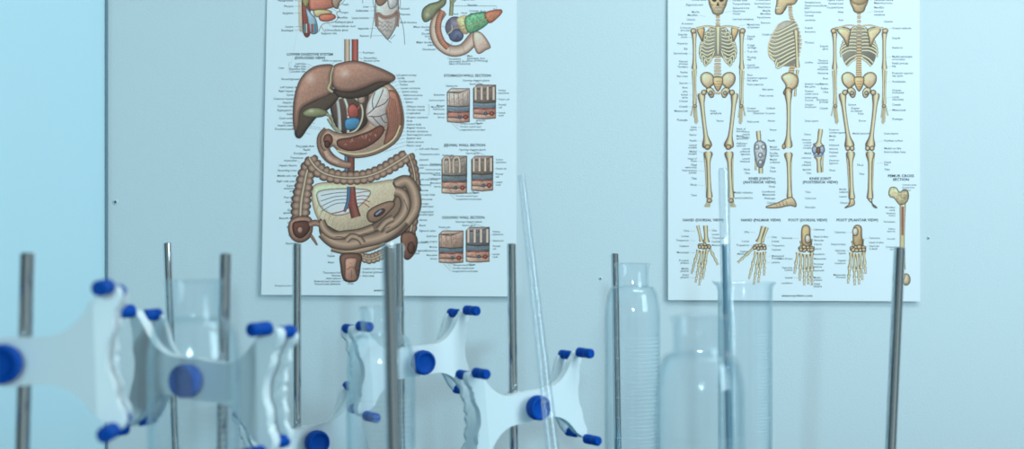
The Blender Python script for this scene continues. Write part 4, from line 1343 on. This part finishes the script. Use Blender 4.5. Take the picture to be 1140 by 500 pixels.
while z > .05:
    a0, a1 = math.radians(-75), math.radians(-75 + (26 if k % 5 else 44))
    vs = [[bm.verts.new(((R + .0002) * math.cos(a0 + (a1 - a0) * i / 8), (R + .0002) * math.sin(a0 + (a1 - a0) * i / 8), z + dz)) for i in range(9)] for dz in (-.00025, .00025)]
    for i in range(8):
        bm.faces.new((vs[0][i], vs[0][i + 1], vs[1][i + 1], vs[1][i]))
    z -= .0045
    k += 1
from_bm('graduation_marks', bm, M['mark'], t, smooth=False)

# the graduated glass tube leaning inside that cylinder
A = at(805.5, 187, 1.95)
Bp = at(810.5, 420, 1.945)
d = (Bp - A)
foot_p = A + d * ((BENCH + .024 - A.z) / d.z)
t = thing('hydrometer_tube', 'slim glass tube with grey ruled scale inside, standing in the open measuring cylinder', 'glass tube', foot_p)
axis = A - foot_p
L_ = axis.length
rot = axis.to_track_quat('Z', 'Y').to_matrix().to_4x4()
s0 = (at(806.8, 272, 1.95) - foot_p).length
r = .0072
bm = bmesh.new()
lathe(bm, [(0, 0), (r * .6, .0012), (r, .006), (r, L_ - .004), (r * .9, L_ - .001), (r * .6, L_), (r - .0011, L_ - .004), (r - .0011, .007), (0, .004)], 32, mat=rot)
from_bm('glass_wall', bm, M['tube_glass'], t, angle=60)
bm = bmesh.new()
lathe(bm, [(0, .008), (.0046, .008), (.0046, s0), (0, s0)], 24, mat=rot)
sc_o = from_bm('paper_scale', bm, M['scale'], t, angle=40)
bm = bmesh.new()
z = s0 - .004
k = 0
while z > .02:
    a0 = math.radians(-140)
    a1 = a0 + math.radians(70 if k % 5 else 115)
    vs = [[bm.verts.new(rot @ Vector((.00475 * math.cos(a0 + (a1 - a0) * i / 6), .00475 * math.sin(a0 + (a1 - a0) * i / 6), z + dz))) for i in range(7)] for dz in (-.0006, .0006)]
    for i in range(6):
        bm.faces.new((vs[0][i], vs[0][i + 1], vs[1][i + 1], vs[1][i]))
    z -= .0034
    k += 1
from_bm('scale_ticks', bm, M['scale_ink'], sc_o, smooth=False)

# the slanting burette in front of the sharp clamp
A = at(580.5, 195, 1.78)
Bp = at(615.5, 500, 1.70)
d = Bp - A
foot_p = A + d * ((BENCH + .001 - A.z) / d.z)
t = thing('burette', 'slanting clear glass burette crossing in front of the sharpest clamp', 'burette', foot_p)
axis = A - foot_p
L_ = axis.length
rot = axis.to_track_quat('Z', 'Y').to_matrix().to_4x4()
r0, r1 = .0094, .0047
bm = bmesh.new()
lathe(bm, [(0, 0), (r0 * .7, 0), (r0, .004), (r0 * .93, L_ * .3), (r1, L_ - .004), (r1 + .0007, L_ - .001), (r1, L_), (r1 - .0012, L_ - .001), (r1 - .0012, L_ - .01), (r0 * .93 - .0014, L_ * .3), (r0 - .0014, .006), (0, .006)], 32, mat=rot)
from_bm('glass_wall', bm, M['tube_glass'], t, angle=60)
bm = bmesh.new()
k = 0
z = L_ * .16
while z < L_ - .07:
    u = z / L_
    rr = (r0 * .93 + (r1 - r0 * .93) * max(0, (u - .3) / .7)) + .00025
    a0 = math.radians(-150)
    a1 = a0 + math.radians(38 if k % 5 else 95)
    vs = [[bm.verts.new(rot @ Vector((rr * math.cos(a0 + (a1 - a0) * i / 6), rr * math.sin(a0 + (a1 - a0) * i / 6), z + dz))) for i in range(7)] for dz in (-.0005, .0005)]
    for i in range(6):
        bm.faces.new((vs[0][i], vs[0][i + 1], vs[1][i + 1], vs[1][i]))
    z += .0068
    k += 1
from_bm('graduation_marks', bm, M['mark'], t, smooth=False)


# ------------------------------------------------------------------ light, world, camera
def area(name, loc, target, size, energy, col, sy=None):
    l = bpy.data.lights.new(name, 'AREA')
    l.energy = energy
    l.color = col
    l.size = size
    if sy:
        l.shape = 'RECTANGLE'
        l.size_y = sy
    o = bpy.data.objects.new(name, l)
    COL.objects.link(o)
    o.location = loc
    o.rotation_euler = (Vector(target) - Vector(loc)).to_track_quat('-Z', 'Y').to_euler()
    return o


area('window_light', (2.3, 0.35, 2.15), (0.1, 2.6, 1.35), 1.1, 50, (0.60, 0.845, 0.93), 1.5)
area('ceiling_light', (0.8, 1.35, 2.75), (0.7, 2.3, 1.2), 1.2, 20, (0.62, 0.84, 0.91), 0.5)
area('lamp_light', (-0.06, -2.7, 1.91), (0.1, 2.87, 1.3), 0.13, 66, (0.44, 0.80, 0.92))

w = bpy.data.worlds.new('room light')
SC.world = w
w.use_nodes = True
nt = w.node_tree
bg = nt.nodes['Background']
tc = nt.nodes.new('ShaderNodeTexCoord')
mp = nt.nodes.new('ShaderNodeSeparateXYZ')
nt.links.new(tc.outputs['Generated'], mp.inputs[0])
rx = nt.nodes.new('ShaderNodeValToRGB')            # invented bands, shaped so the steel rods reflect dark and bright stripes
el = rx.color_ramp.elements
el[0].position = 0.0; el[0].color = (0.20, 0.32, 0.37, 1)
el[1].position = 1.0; el[1].color = (0.30, 0.46, 0.54, 1)
for p_, c_ in ((.10, (.13, .20, .23)), (.28, (.15, .22, .26)), (.34, (.52, .78, .86)), (.50, (.56, .80, .87)), (.56, (.22, .31, .35)), (.63, (.30, .42, .46)), (.67, (.98, 1.3, 1.36)), (.88, (.98, 1.3, 1.36)),
               (.92, (.22, .34, .40))):
    e = el.new(p_)
    e.color = (c_[0] * .94, c_[1] * .93, c_[2] * .91, 1)
mm = nt.nodes.new('ShaderNodeMapRange')
mm.inputs['From Min'].default_value = -1
mm.inputs['From Max'].default_value = 1
nt.links.new(mp.outputs['X'], mm.inputs['Value'])
nt.links.new(mm.outputs[0], rx.inputs['Fac'])
nt.links.new(rx.outputs['Color'], bg.inputs['Color'])
bg.inputs['Strength'].default_value = 0.48

cam = bpy.data.cameras.new('camera')
cam.lens = 50
cam.sensor_width = 36
cam.clip_start = 0.05
cam.dof.use_dof = True
cam.dof.focus_distance = 2.5
cam.dof.aperture_fstop = 5.0
co = bpy.data.objects.new('camera', cam)
COL.objects.link(co)
co.location = (0, 0, EYE)
co.rotation_euler = (PI / 2, 0, 0)
SC.camera = co

vs_ = SC.view_settings
vs_.view_transform = 'Standard'
vs_.look = 'None'
vs_.exposure = -0.07
vs_.gamma = 1.0
vs_.use_curve_mapping = False
SC.cycles.use_denoising = True
SC.cycles.max_bounces = 12
SC.cycles.transparent_max_bounces = 40
